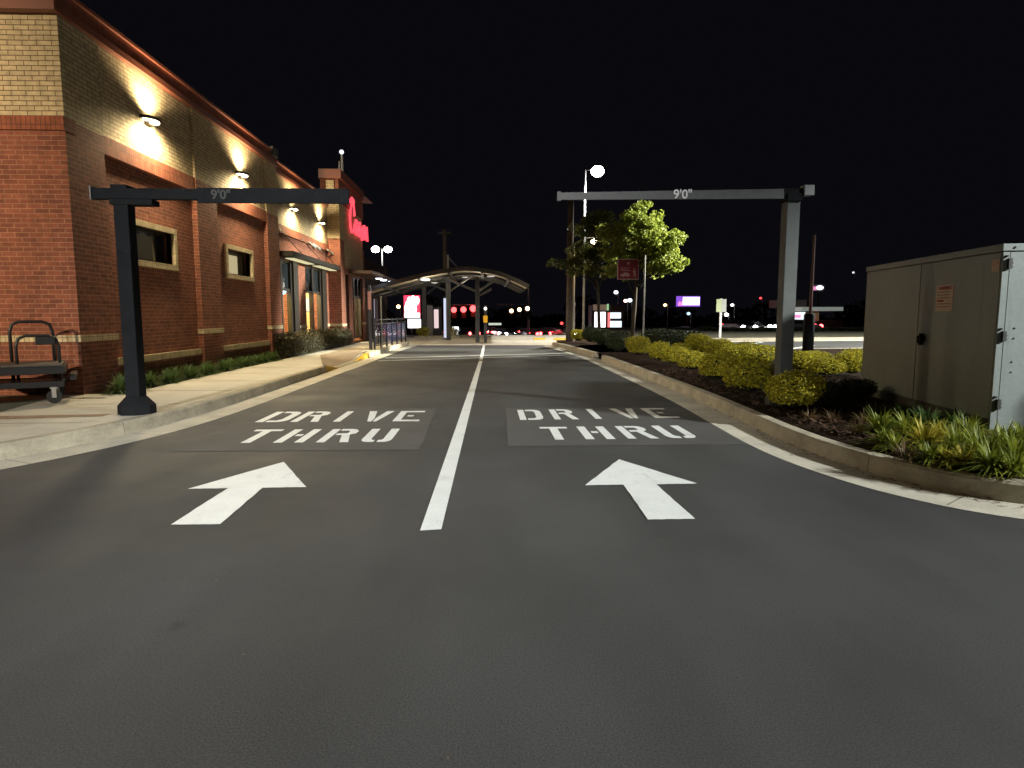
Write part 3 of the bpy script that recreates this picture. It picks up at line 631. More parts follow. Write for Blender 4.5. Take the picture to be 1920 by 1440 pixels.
# neon window signs
e = empty('window_sign', (-6.35, 19.62, 2.0), 'small round red glowing sign inside the first shop window', 'window sign')
MB().lathe((0, 0, 0), [(.17, 0), (.17, .02)], 16, 'x').build('face', glow('sign_red', (1, .08, .05), 3), e)
MB().tube([(0, 0, .1), (0, 0, .85)], .008, 6).build('cord', BRONZE, e)
e = empty('window_sign', (-6.36, 20.35, 2.08), 'oval cyan glowing sign inside the first shop window', 'window sign')
g = MB(); g.tube([(0, .22 * math.cos(t), .1 * math.sin(t)) for t in [k * math.pi / 10 for k in range(21)]], .02, 6); g.build('ring', glow('sign_cyan', (.2, .75, 1), 4), e)
g = MB(); g.tube([(0, -.12, -.02), (0, -.04, .04), (0, .04, -.03), (0, .12, .03)], .018, 6); g.build('squiggle', glow('sign_white', (.7, .9, 1), 4), e)
# ------------------------------------------------------------------ height bars
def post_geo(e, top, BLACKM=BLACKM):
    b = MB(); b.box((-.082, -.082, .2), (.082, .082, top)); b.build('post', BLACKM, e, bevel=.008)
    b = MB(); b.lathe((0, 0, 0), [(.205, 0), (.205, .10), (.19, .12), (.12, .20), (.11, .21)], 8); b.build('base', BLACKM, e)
e = empty('height_bar', (-4.22, 7.78, .15), 'dark height bar on a post standing on the left pavement', 'height barrier', 'clearance bars over the lanes')
post_geo(e, 2.62 - .06)  # darker than the right post: shade put into the paint
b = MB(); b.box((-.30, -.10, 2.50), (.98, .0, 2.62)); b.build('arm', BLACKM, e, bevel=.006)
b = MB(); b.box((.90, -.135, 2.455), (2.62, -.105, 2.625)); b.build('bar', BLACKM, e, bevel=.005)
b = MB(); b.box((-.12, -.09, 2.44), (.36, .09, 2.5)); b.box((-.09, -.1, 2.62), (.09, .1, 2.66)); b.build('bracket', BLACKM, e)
b = MB(); b.box((-.315, -.12, 2.49), (-.30, .02, 2.64)); b.build('end_cap', mat('dull_steel', (.2, .2, .2), .5), e)
put_text('lettering', "9'0\"", .145, mat('dark_grey_text', (.05, .05, .05), .7), Matrix.Translation((1.165, -.137, 2.545)) @ MXZ, e, offset=.003)  # darker grey than the lettering on the right bar
e = empty('height_bar', (3.76, 8.0, .17), 'dark height bar on a post standing among the yellow bushes', 'height barrier', 'clearance bars over the lanes')
post_geo(e, 2.60, GREYP)
def AYl(px, py, Y, o): return AY(px, py, Y) - o.location
p1 = AYl(1047, 361, 7.88, e); p2 = AYl(1047, 374.5, 7.88, e); p3 = AYl(1470, 354, 7.88, e); p4 = AYl(1470, 372, 7.88, e)
BARM = mat('bar_paint', (.105, .11, .112), .5, noise=[(8, .15)])
b = MB()
for dy in (0,):
    A = [Vector((p.x, -.12, p.z)) for p in (p2, p4, p3, p1)]; C = [Vector((p.x, -.085, p.z)) for p in (p2, p4, p3, p1)]
    b.face(A); b.face(C[::-1])
    for i in range(4): j = (i + 1) % 4; b.face([A[j], A[i], C[i], C[j]])
b.build('bar', BARM, e)
MB().box((p1.x - .012, -.13, p2.z - .01), (p1.x + .03, -.07, p1.z + .012)).build('end_cap', BARM, e)
b = MB(); b.box((.10, -.14, 2.61), (.22, -.02, 2.73)); b.build('end_cap', mat('galvanised', (.30, .31, .32), .5), e)
b = MB(); b.box((-.24, -.1, 2.60), (.13, .10, 2.70)); b.box((-.1, -.118, 2.54), (.09, .1, 2.64)); b.build('bracket', BLACKM, e, bevel=.01)
put_text('lettering', "9'0\"", .15, mat('white_lettering', (.8, .8, .8), .6), Matrix.Translation((AYl(1280, 365, 7.88, e).x, -.1235, AYl(1280, 365, 7.88, e).z)) @ MXZ, e, offset=.002)
# ------------------------------------------------------------------ utility cabinet
cx, cy = 4.97, 6.10
ang = math.atan2(.156, .988)
e = empty('utility_cabinet', (cx, cy, .15), 'big grey-green metal utility cabinet on a pad at the right edge', 'utility cabinet', rz=-ang)
CAB = mat('cabinet_paint', (.245, .275, .262), .5, noise=[(1.5, .08), (25, .07)], bump=(6, .08, .02))
streak(CAB, .45, (9, 9, .5), .55, .78, (.13, .11, .08)); streak(CAB, .6, (30, 30, 22), .70, .74, (.16, .07, .03))
CABD = mat('cabinet_shaded_side', (.20, .19, .14), .6, noise=[(1.5, .12), (40, .1)])  # shaded copy of the cabinet paint, left unused
WL, LL, HT = 1.75, 3.05, 1.86
b = MB(); b.box((-.12, -.2, -.1), (WL + .1, LL + .12, .03)); b.build('pad', CONC, e)
b = MB(); b.box((.03, .03, .03), (WL, LL, HT - .07)); b.build('body', CAB, e)
b = MB(); b.box((.006, -.006, -.02), (WL, .03, HT - .075)); b.build('front_panel', CAB, e)
b = MB(); b.box((-.012, -.02, HT - .07), (WL + .02, LL + .02, HT)); b.build('lid', CAB, e, bevel=.006)
b = MB(); b.box((.0, .02, .15), (.03, 1.52, HT - .078)); b.build('door', CAB, e, bevel=.004)
b = MB(); b.box((.0, 1.535, .15), (.03, LL - .0, HT - .078)); b.build('door', CAB, e, bevel=.004)
b = MB(); b.box((.004, .045, -.02), (.03, LL, .148)); b.build('skirt', mat('skirt_paint', (.06, .06, .05), .7), e)
b = MB(); b.lathe((-.0, 1.36, .90), [(.045, -.03), (.04, 0)], 12, 'x'); b.box((-.05, 1.33, .82), (-.02, 1.38, .96)); b.box((-.03, 1.43, .84), (-.001, 1.47, .93)); b.build('handle', BLACKM, e)
for z in (.25, .92, 1.62):
    b = MB(); b.box((.045, -.035, z), (.075, -.006, z + .10)); b.lathe((.03, -.02, z + .11), [(.014, 0), (.014, .02)], 8); b.lathe((.095, -.008, z + .02), [(.007, 0), (.007, .012)], 6, 'y'); b.lathe((.095, -.008, z + .055), [(.007, 0), (.007, .012)], 6, 'y'); b.build('hinge', mat('hinge_steel', (.10, .10, .10), .4, .6), e)
b = MB(); b.box((.066, -.0075, .0), (.070, -.0055, HT - .08)); b.build('seam', mat('seam_dark', (.02, .02, .02), .8), e)
BOLT = mat('bolt_steel', (.22, .24, .22), .4, .5)
for z in (.62, .72, .95, 1.05):
    for x in (.16, .30, .44, .58): MB().lathe((x, -.016, z), [(.004, 0), (.011, .010)], 8, 'y').build('bolt', BOLT, e)
MB().lathe((.1, -.032, HT - .035), [(.008, 0), (.012, .012)], 8, 'y').build('bolt', BOLT, e)
LBL = mat('label_paper', (.62, .46, .36), .7, noise=[(30, .12)])
b = MB(); b.box((-.004, .80, 1.22), (.0, 1.14, 1.51)); lb = b.build('warning_label', LBL, e)
RDT = mat('label_red', (.30, .03, .02), .7); DKT = mat('label_dark', (.12, .06, .05), .7)
b = MB(); b.box((-.006, .98, 1.325), (-.004, 1.12, 1.345)); b.build('red_line', RDT, lb)
MXM = Matrix(((0, 0, -1), (-1, 0, 0), (0, 1, 0))).to_4x4()
put_text('label_text', 'WARNING', .055, RDT, Matrix.Translation((-.005, .97, 1.475)) @ MXM, lb, extr=.0008, offset=.001)
for i in range(6):
    b = MB(); z = 1.43 - i * .033
    if i == 3: continue
    b.box((-.0055, .83 + R.uniform(0, .05), z), (-.004, 1.12, z + .007)); b.build('text_line', DKT, lb)
b = MB(); b.box((-.004, .03, 1.60), (.0, .15, 1.72)); b.build('small_sticker', LBL, e)
# unseen bollard off to the side, added to shade the cabinet front
e = empty('shade_bollard', (6.55, 5.22, .15), 'unseen added bollard in front of the utility cabinet', 'shade_bollard')
MB().lathe((0, 0, 0), [(.13, 0), (.13, 1.12), (.09, 1.2), (.02, 1.23)], 16).build('tube', BLACKM, e, True)
# ------------------------------------------------------------------ vegetation
def leaf_quads(b, c, n, r, size, flat=.0, up=0):
    for _ in range(n):
        while True:
            v = Vector((R.uniform(-1, 1), R.uniform(-1, 1), R.uniform(-1, 1)))
            if .05 < v.length < 1: break
        rr = v.length ** .45; p = c + Vector((v.normalized().x * r[0], v.normalized().y * r[1], v.normalized().z * r[2])) * rr
        leaf(b, p, size * R.uniform(.7, 1.3), v.normalized(), up)
def leaf(b, p, s, nrm, up=0):
    a = Vector((R.uniform(-1, 1), R.uniform(-1, 1), R.uniform(-1, 1) - .2)); n = (nrm * .8 + a).normalized() + Vector((0, 0, up)); n.normalize()
    t = n.cross(Vector((R.uniform(-1, 1), R.uniform(-1, 1), R.uniform(-1, 1)))).normalized(); u = n.cross(t)
    k = n * s * .18
    b.face([p - t * s * .55, p + u * s * .34 + k, p + t * s * .6, p - u * s * .34 + k])
YEL = leafmat('boxwood_leaf', (.14, .14, .015), (.68, .58, .04), .28)
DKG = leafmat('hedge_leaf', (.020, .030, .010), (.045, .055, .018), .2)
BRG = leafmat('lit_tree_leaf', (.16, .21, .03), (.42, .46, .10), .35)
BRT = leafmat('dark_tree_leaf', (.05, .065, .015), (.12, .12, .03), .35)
CORE = mat('bush_core', (.02, .02, .006), .95)
BARK = mat('bark', (.06, .045, .03), .9, bump=(20, .8, .02))
def bush_mesh(seed, n=4200, m=YEL, leaf_s=.052, shape=(.5, .5, .46)):
    global R
    R0 = R; R = random.Random(seed); b = MB(); core = MB()
    bumps = [(Vector((R.uniform(-1, 1), R.uniform(-1, 1), R.uniform(0, 1))).normalized(), R.uniform(.12, .3)) for _ in range(13)]
    def rad_(d):
        r = 1
        for q, a in bumps: r += a * max(0, d.dot(q) - .78) * 3.6
        return r * .80
    for i in range(n):
        z = R.uniform(-.55, 1); t = R.uniform(0, 2 * math.pi); q = math.sqrt(1 - z * z) if abs(z) < 1 else 0
        d = Vector((q * math.cos(t), q * math.sin(t), z)); rr = rad_(d) * (R.uniform(.70, 1.04) if R.random() < .88 else R.uniform(1.0, 1.12))
        p = Vector((d.x * shape[0], d.y * shape[1], d.z * shape[2] + .44)) ; p = Vector((d.x * shape[0] * rr, d.y * shape[1] * rr, .44 + d.z * shape[2] * rr))
        leaf(b, p, leaf_s * R.uniform(.7, 1.3), d)
    core.ball((0, 0, .38), .30, 10, 6, (1, 1, .9))  # dark core ball added to block the view through the leaves
    R = R0
    me = b; o = me.build('foliage', m)
    oc = core.build('inner_core', CORE)
    return o, oc
vars_ = [bush_mesh(s) for s in (11, 12, 13, 14)]
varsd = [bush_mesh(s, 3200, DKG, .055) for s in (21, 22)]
for o, c in vars_ + varsd: COL.objects.unlink(o); COL.objects.unlink(c)
_bi = 0
def bush(loc, wd, ht, lb, cat='bush', grp='rounded yellow-green bushes in the right bed', dark=False, dp=None, name='round_bush'):
    global _bi
    o0, c0 = (varsd if dark else vars_)[_bi % (2 if dark else 4)]; _bi += 1
    e = empty(name, loc, lb, cat, grp, R.uniform(0, 6.28) if dp is None else 0)
    e.scale = (wd, dp or wd, ht * 1.08)
    for s in (o0, c0): c = s.copy(); COL.objects.link(c); c.parent = e
    return e
def pb(px, py, wpx, hpx, lb, **k):
    p = G(px, py, .17); s = p.y / 1200 * R.uniform(.94, 1.06)
    return bush(p, wpx * s, hpx * s, lb, **k)
pb(1482, 774, 104, 84, 'yellow-green bush nearest the camera, right against the bar post')
pb(1402, 744, 110, 84, 'broad bush just left of the bar post, dark on its right')
pb(1342, 718, 74, 58, 'bright yellow bush at the kerb, second left of the bar post')
pb(1296, 698, 62, 46, 'small yellow bush at the kerb, third left of the bar post')
pb(1262, 686, 50, 38, 'small olive bush at the kerb near the square drain gap')
pb(1236, 680, 48, 42, 'olive-yellow bush with a dark hollow, midway along the kerb row')
pb(1197, 671, 44, 40, 'olive bush beside the dark brown round bush')
pb(1376, 694, 64, 48, 'bright bush in the second row behind the broad bush')
pb(1316, 668, 58, 44, 'rounded bush at the right end of the black hedge')
pb(1352, 676, 66, 42, 'flat reddish-yellow bush behind the kerb row')
pb(1410, 690, 84, 46, 'wide bush right behind the broad bush, left of the post')
pb(1436, 676, 60, 32, 'low yellow bush touching the left side of the bar post')
pb(1500, 700, 62, 40, 'bright bush directly right of the bar post')
pb(1548, 708, 80, 42, 'brightest lime bush between post and utility cabinet')
pb(1596, 706, 66, 48, 'lime bush touching the far corner of the utility cabinet')
pb(1520, 684, 70, 26, 'low olive bush at the foot of the thick dark post')
pb(1600, 690, 60, 34, 'brownish bush behind the lime bush by the cabinet')
pb(1275, 668, 50, 26, 'low flat bush in front of the black hedge')
pb(1558, 768, 90, 52, 'black shaded bush between near bush and utility cabinet', dark=True, grp='dark bushes in the right bed')  # cabinet shade put into the leaf colour by the dark leaf set
pb(1605, 752, 80, 46, 'black shaded bush at the foot of the utility cabinet', dark=True, grp='dark bushes in the right bed')  # dark leaf set again, shade put into the colour
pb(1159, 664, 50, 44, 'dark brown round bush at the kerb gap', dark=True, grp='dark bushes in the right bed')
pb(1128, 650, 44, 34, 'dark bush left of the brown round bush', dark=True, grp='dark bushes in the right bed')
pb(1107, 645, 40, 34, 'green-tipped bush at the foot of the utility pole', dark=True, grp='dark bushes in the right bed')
pb(1085, 642, 32, 26, 'small olive bush at the far end of the bed', grp='dark bushes in the right bed')
# black clipped hedge
def hedge(name, x0, y0, x1, y1, wd, ht, n, lb, m=DKG, z0=.12, ls=.05, seed=3):
    global R
    R0 = R; R = random.Random(seed)
    Lg = math.hypot(x1 - x0, y1 - y0); a = math.atan2(y1 - y0, x1 - x0)
    e = empty(name, (x0, y0, z0), lb, 'hedge', rz=a); b = MB()
    for _ in range(n):
        u = R.uniform(0, Lg); side = R.random()
        if side < .4: v, z = R.uniform(-wd / 2, wd / 2), ht
        elif side < .9: v, z = -wd / 2 if (R.random() < .75) == (math.cos(a) > 0.5 or True) and R.random() < .5 else wd / 2, R.uniform(.05, ht)
        else: u = R.choice((0, Lg)); v, z = R.uniform(-wd / 2, wd / 2), R.uniform(.05, ht)
        wob = -.10 * (abs(v) / (wd / 2)) ** 3 * (z > ht * .6) + .05 * math.sin(u * 3.1) + .04 * math.sin(u * 7.7 + v * 5)
        leaf(b, Vector((u + R.uniform(-.05, .05), v + R.uniform(-.06, .06), z + wob + R.uniform(-.05, .06))), ls * R.uniform(.7, 1.3), Vector((0, -1 if v < 0 else 1, .5)))
    b.build('foliage', m, e); MB().box((.05, -wd / 2 + .06, 0), (Lg - .05, wd / 2 - .06, ht - .07)).build('inner_core', CORE, e)  # core box added to block the view through the leaves
    R = R0; return e
p, q = G(1215, 658, .15), G(1303, 656, .15)
hedge('clipped_hedge', p.x, p.y, q.x, q.y, 1.2, .62, 5200, 'low black clipped hedge behind the olive bushes', ls=.06)
hedge('clipped_hedge', -5.78, 18.2, -5.72, 25.6, .75, .60, 9000, 'long dark clipped hedge under the shop windows', leafmat('brown_hedge_leaf', (.035, .03, .012), (.07, .055, .022), .2), .12, .055, 5)
# liriope clumps
def clump_mesh(seed, n, ln, m, wdt=.011):
    r = random.Random(seed); b = MB()
    for _ in range(n):
        a = r.uniform(0, 6.283); lean = r.uniform(.25, 1.25); l = ln * r.uniform(.6, 1.15); w_ = wdt * r.uniform(.7, 1.2)
        d = Vector((math.cos(a), math.sin(a), 0)); s = Vector((-d.y, d.x, 0)); base = d * r.uniform(0, .06); tw = r.uniform(-.3, .3)
        pts = []
        for k in range(5):
            t = k / 4; rr = l * lean * (t * .35 + t * t * .5); zz = l * (t * (1.05 - lean * .35) - t * t * lean * .55)
            pts.append(base + d * rr + s * tw * t * t * l * .3 + Vector((0, 0, max(zz, .005))))
        ws = [w_ * .8, w_, w_ * .9, w_ * .6, .001]
        n0 = len(b.v)
        for p, w2 in zip(pts, ws): b.v += [tuple(p - s * w2), tuple(p + s * w2)]
        for k in range(4): b.f.append((n0 + 2 * k, n0 + 2 * k + 1, n0 + 2 * k + 3, n0 + 2 * k + 2)); b.mi.append(0)
    o = b.build('blades', m); COL.objects.unlink(o); return o
GR1 = leafmat('liriope_green', (.08, .12, .014), (.32, .34, .035), .3); GR2 = leafmat('liriope_yellow', (.30, .30, .035), (.58, .46, .06), .3)
GR3 = leafmat('liriope_dull', (.06, .11, .03), (.13, .19, .05), .3); DRY = leafmat('dry_blades', (.10, .06, .03), (.2, .13, .06), .3)
cl = [clump_mesh(31, 170, .38, GR1), clump_mesh(32, 170, .40, GR1), clump_mesh(33, 150, .38, GR2), clump_mesh(34, 60, .24, DRY, .006), clump_mesh(35, 230, .36, GR3, .013), clump_mesh(36, 220, .34, GR3, .013)]
def clump(v, loc, s, lb, grp, name='grass_clump'):
    o = cl[v].copy(); o.name = name; COL.objects.link(o); o.location = loc; o.rotation_euler = (0, 0, R.uniform(0, 6.28)); o.scale = (s, s, s)
    tag(o, lb, 'ornamental grass', grp)
near = [(1650, 812, 0, 1.0, 'spiky green clump farthest left, beside bare mulch'), (1700, 822, 0, 1.05, 'tall green clump below the cabinet label'), (1730, 842, 2, 1.05, 'bright yellow clump in the middle of the near row'), (1765, 832, 2, .85, 'pale yellow-green clump behind the yellow one'),
        (1795, 852, 1, 1.0, 'deep green clump right of the yellow one'), (1840, 868, 1, 1.1, 'large dark green clump nearest the kerb'), (1880, 846, 0, 1.0, 'green clump at the cabinet corner'), (1905, 872, 1, 1.0, 'green clump at the picture edge by the kerb'), (1660, 838, 1, .75, 'small sprawling clump spilling towards the kerb'),
        (1770, 872, 2, .6, 'small pale clump lying on the kerb edge'), (1915, 835, 0, .9, 'green clump under the cabinet front, at the picture edge'), (1825, 838, 0, .8, 'green clump against the cabinet foot'), (1620, 795, 3, 1.0, 'thin dry tuft in bare mulch'), (1560, 790, 3, .9, 'dry tuft just right of the nearest yellow bush'), (1520, 788, 3, .9, 'dry reddish tuft at the foot of the nearest bush'), (1700, 862, 3, 1.1, 'dry brown blades at the kerb under the yellow clump')]
near += [(1605, 812, 3, .9, 'dry tuft at the left end of the grass mass'), (1640, 790, 1, .8, 'dark green clump in the shade behind the tall one'), (1690, 795, 5, 1.0, 'dull green clump in shade under the cabinet doors'), (1735, 805, 5, 1.0, 'dull clump below the cabinet handle side'), (1815, 820, 0, .95, 'green clump below the lower cabinet hinge'),
 (1860, 885, 1, .9, 'low green clump drooping over the kerb edge'), (1745, 868, 1, .75, 'small green clump between dry blades at the kerb'), (1808, 876, 2, .7, 'yellowish clump right at the kerb edge'), (1680, 845, 0, .7, 'short green clump in the dry blades'), (1900, 893, 0, .8, 'small clump at the kerb, lower right picture edge'), (1790, 806, 5, .9, 'dull clump hiding the cabinet base')]
for px, py, v, s, lb in near: clump(v, G(px, py, .16), s * .88, lb, 'grass clumps in the right bed')
for i in range(26):
    y = 9.85 + i * .29; x = -5.66 + R.uniform(-.12, .12)
    clump(4 + i % 2, (x, y, .12), R.uniform(.85, 1.1) * (1.1 if i < 2 else .95), 'low green grass clump in the strip along the brick wall', 'grass clumps along the wall')
# scattered mulch chips
r = random.Random(5); b = MB()
for _ in range(3800):
    y = 4.4 + 9 * r.random() ** 1.6; x0 = 3.3 if y > 6 else 3.3 + (6 - y) ** 2 * .25; x = x0 + .1 + r.random() ** 1.5 * 2.2
    if x > 4.8 + (y - 6) * .14 and y > 5.9: continue
    s = r.uniform(.012, .045); a = r.uniform(0, 3.14); t = r.uniform(-.5, .5)
    c_, s_ = math.cos(a), math.sin(a); z = .19 + r.uniform(-.02, .012)
    P = [(-s, -s * .3), (s, -s * .35), (s * .9, s * .3), (-s * .8, s * .35)]
    b.face([(x + c_ * u - s_ * v, y + s_ * u + c_ * v, z + u * t) for u, v in P])
tag(b.build('mulch_chips', leafmat('chips', (.035, .02, .012), (.13, .075, .05), .0)), kind='stuff')
# trees
def tree(name, lb, trunk, blobs, m, n, ls, grp):
    e = empty(name, trunk[0], lb, 'tree', grp); o = Vector(trunk[0])
    b = MB(); top = Vector(trunk[1]) - o; b.tube([(0, 0, -.05), top * .35 + Vector((.03, 0, 0)), top * .7, top], [.085, .065, .05, .02], 9)
    for c, rr in blobs:
        c = Vector(c) - o; st = top * min(.95, max(.35, (c.z - .9) / max(top.z, .1)))
        mid = st.lerp(c, .55) + Vector((0, 0, .08)); b.tube([st, mid, c], [.032, .02, .008], 6)
        for k in range(4): b.tube([mid, c + Vector((R.uniform(-1, 1) * rr[0], R.uniform(-1, 1) * rr[1], R.uniform(-.7, .9) * rr[2])) * .8], [.012, .004], 5)
    b.build('trunk', BARK, e, True)
    g = MB(); vol = sum(rr[0] * rr[2] for c, rr in blobs)
    for c, rr in blobs:
        c = Vector(c) - o; k = int(n * rr[0] * rr[2] / vol); nt = max(3, int(k / 38))
        for _ in range(nt):      # leaf clumps
            v = Vector((R.gauss(0, 1), R.gauss(0, 1), R.gauss(0, 1))).normalized() * R.uniform(.45, 1.0)
            cc = c + Vector((v.x * rr[0], v.y * rr[1], v.z * rr[2])); s = R.uniform(.5, 1.2) * .26
            leaf_quads(g, cc, 38, (s, s, s * .7), ls, up=.25)
    g.build('crown', m, e)
def BL(px, py, Y, rx, rz): 
    p = AY(px, py, Y); s = Y / 1200; return (p, (rx * s, (rx + rz) / 2 * s, rz * s))
Y1 = 23.0
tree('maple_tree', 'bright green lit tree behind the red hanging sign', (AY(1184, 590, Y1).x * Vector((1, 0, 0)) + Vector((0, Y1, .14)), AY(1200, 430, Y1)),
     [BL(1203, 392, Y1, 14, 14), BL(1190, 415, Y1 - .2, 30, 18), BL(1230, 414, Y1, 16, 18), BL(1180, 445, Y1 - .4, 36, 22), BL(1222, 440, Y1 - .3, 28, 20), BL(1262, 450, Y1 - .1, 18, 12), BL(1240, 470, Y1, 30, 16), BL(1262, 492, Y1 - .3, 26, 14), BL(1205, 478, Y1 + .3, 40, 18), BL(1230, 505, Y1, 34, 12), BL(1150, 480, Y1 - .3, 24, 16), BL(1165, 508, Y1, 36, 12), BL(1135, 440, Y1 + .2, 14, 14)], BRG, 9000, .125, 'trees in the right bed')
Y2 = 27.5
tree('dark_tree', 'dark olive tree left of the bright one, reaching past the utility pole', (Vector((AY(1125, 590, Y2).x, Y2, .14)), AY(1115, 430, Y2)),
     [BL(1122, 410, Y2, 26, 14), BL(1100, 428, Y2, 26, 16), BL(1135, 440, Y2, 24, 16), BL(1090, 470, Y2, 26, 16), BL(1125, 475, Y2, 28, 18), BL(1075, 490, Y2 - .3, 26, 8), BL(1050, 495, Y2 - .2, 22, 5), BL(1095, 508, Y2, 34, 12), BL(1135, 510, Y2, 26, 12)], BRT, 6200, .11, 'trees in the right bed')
# ------------------------------------------------------------------ flatbed cart
e = empty('flatbed_cart', (-6.14, 8.87, .154), 'black flatbed hand cart with two tube handles against the brick corner', 'hand cart', rz=rad(30))
CB = mat('cart_black', (.018, .018, .02), .4, 0, .5)
b = MB(); b.box((-1.0, -.42, .50), (.33, .42, .53)); b.build('platform', mat('cart_deck', (.10, .09, .075), .6, noise=[(12, .3)]), e, bevel=.01)
b = MB(); b.box((-1.02, -.44, .40), (.36, -.40, .50)); b.box((-1.02, .40, .40), (.36, .44, .50)); b.box((.32, -.4, .40), (.36, .4, .50)); b.box((-1.02, -.4, .4), (-.98, .4, .5)); b.box((-1.0, -.38, .22), (.34, -.32, .30)); b.box((-1.0, .32, .22), (.34, .38, .30)); b.box((-.98, -.32, .235), (.32, .32, .285)); b.box((.40, -.3, .30), (.47, .3, .38)); b.build('frame', CB, e, bevel=.006)
for x0, x1, y, h, r_ in ((-.25, .19, .36, 1.08, .022), (-.14, .28, -.2, .90, .020)):
    b = MB(); b.tube([(x0 - .02, y, .3), (x0 - .02, y, h - .14), (x0 + .01, y, h - .04), (x0 + .09, y, h), (x1 - .09, y, h), (x1 - .01, y, h - .04), (x1 + .02, y, h - .14), (x1 + .02, y, .3)], r_, 10); b.build('handle', CB, e, True)
b = MB(); b.box((.0, .0, .0), (.22, .04, .1), Matrix.Translation((.05, -.24, .78))); b.build('clip_box', CB, e, bevel=.01)
for x, y in ((-.85, -.36), (-.85, .30), (.22, -.34), (.22, .30)):
    b = MB(); b.lathe((x, y, .09), [(.04, -.024), (.085, -.022), (.09, -.012), (.09, .012), (.085, .022), (.04, .024)], 18, 'y'); w_ = b.build('wheel', mat('tyre_rubber', (.02, .02, .02), .7), e)
    b = MB(); b.box((x - .025, y - .036, .08), (x + .025, y - .028, .235)); b.box((x - .025, y + .028, .08), (x + .025, y + .036, .235)); b.box((x - .04, y - .036, .2), (x + .04, y + .036, .22)); b.build('fork', mat('zinc', (.55, .55, .53), .35, .6), w_)
# ------------------------------------------------------------------ railing beside the far kerb
e = empty('railing', (-3.85, 21.9, .15), 'black metal railing with dark panels on the left island kerb', 'railing')
q = Vector((.20, 6.6, 0)); Bk = mat('rail_black', (.02, .022, .03), .35, .2)
for z in (1.0, .86, .12):
    b = MB(); b.tube([(0, 0, z), (q.x, q.y, z)], .022, 8); b.build('rail', Bk, e)
for i in range(7):
    t = i / 6; b = MB(); b.box((q.x * t - .03, q.y * t - .03, -.02), (q.x * t + .03, q.y * t + .03, 1.06)); b.build('post', Bk, e)
b = MB(); b.box((-.006, .05, .16), (.006, 6.5, .82), Matrix(((1, q.x / q.y, 0), (0, 1, 0), (0, 0, 1))).to_4x4()); b.build('panel', mat('dark_panel', (.02, .022, .05), .12, .1, .8), e)
e = empty('sign_post', (-3.95, 21.75, .15), 'tall dark post with a narrow pink notice at the railing end', 'post')
b = MB(); b.box((-.05, -.05, 0), (.05, .05, 2.15)); b.build('post', Bk, e); b = MB(); b.box((-.055, -.07, 1.35), (.055, -.055, 1.95)); b.build('notice', mat('pink_notice', (.45, .22, .24), .6, noise=[(25, .4)]), e)
e = empty('slim_pole', (-3.75, 22.8, .15), 'slim grey pole with a ball top behind the railing', 'pole')
MB().tube([(0, 0, 0), (0, 0, 1.75)], .022, 8).build('pole', mat('grey_metal'), e); MB().ball((0, 0, 1.78), .04).build('finial', mat('grey_metal'), e)
# ------------------------------------------------------------------ drive-through canopy
CY0, CY1 = 31.0, 38.5
can = empty('canopy', (-1.6, 33, 0), 'dark arched steel canopy with cream underside over both lanes', 'canopy')
DST = mat('dark_steel', (.06, .06, .062), .5, .2); CRU = mat('cream_soffit', (.62, .54, .38), .6, noise=[(1.5, .15)])
arcp = [(-5.9, 2.42), (-4.6, 2.80), (-3.3, 3.13), (-2.15, 3.37), (-1.0, 3.50), (.4, 3.30), (1.2, 3.02), (1.95, 2.66)]
ap = [(p.x, p.y) for p in spline(arcp, 4)]
ox, oy = can.location.x, can.location.y
def off2(pts, d):
    o = []
    for i, p in enumerate(pts):
        a = pts[max(i - 1, 0)]; c = pts[min(i + 1, len(pts) - 1)]; t = Vector((c[0] - a[0], c[1] - a[1])).normalized(); o.append((p[0] - t.y * d, p[1] + t.x * d))
    return o
def shell(name, pts, d0, d1, y0, y1, m):
    A = off2(pts, d0); C = off2(pts, d1); b = MB()
    for i in range(len(pts) - 1):
        q = [A[i], A[i + 1], C[i + 1], C[i]]
        b.face([(x - ox, y0 - oy, z) for x, z in q]); b.face([(x - ox, y1 - oy, z) for x, z in q][::-1])
        b.face([(A[i][0] - ox, y0 - oy, A[i][1]), (A[i][0] - ox, y1 - oy, A[i][1]), (A[i + 1][0] - ox, y1 - oy, A[i + 1][1]), (A[i + 1][0] - ox, y0 - oy, A[i + 1][1])])
        b.face([(C[i][0] - ox, y0 - oy, C[i][1]), (C[i + 1][0] - ox, y0 - oy, C[i + 1][1]), (C[i + 1][0] - ox, y1 - oy, C[i + 1][1]), (C[i][0] - ox, y1 - oy, C[i][1])])
    for P, e_ in ((0, 0), (-1, 0)): b.face([(A[P][0] - ox, y0 - oy, A[P][1]), (C[P][0] - ox, y0 - oy, C[P][1]), (C[P][0] - ox, y1 - oy, C[P][1]), (A[P][0] - ox, y1 - oy, A[P][1])])
    return b.build(name, m, can)
shell('roof', ap, .02, .09, CY0, CY1, DST)
shell('soffit', ap, 0.0, .018, CY0 + .06, CY1 - .06, CRU)
shell('edge_beam', ap, -.09, .11, CY0 - .10, CY0, DST); shell('edge_beam', ap, -.09, .11, CY1, CY1 + .10, DST)
shell('arch_rib', ap, -.14, -.005, 33.4, 33.55, DST); shell('arch_rib', ap, -.14, -.005, 36.0, 36.15, DST)
for k in (3, 8, 13, 18, 23):
    x, z = ap[k]; MB().box((x - .06 - ox, CY0 + .07 - oy, z - .13), (x + .06 - ox, CY1 - .07 - oy, z - .012)).build('purlin', DST, can)
def ccol(x, y, top, w_=.2):
    MB().box((x - w_ / 2 - ox, y - w_ / 2 - oy, -.02), (x + w_ / 2 - ox, y + w_ / 2 - oy, top)).build('column', DST, can)
ccol(-.50, 30.6, 3.1); ccol(-2.05, 33.5, 3.2, .22); ccol(-3.6, 36.5, 2.9, .22)
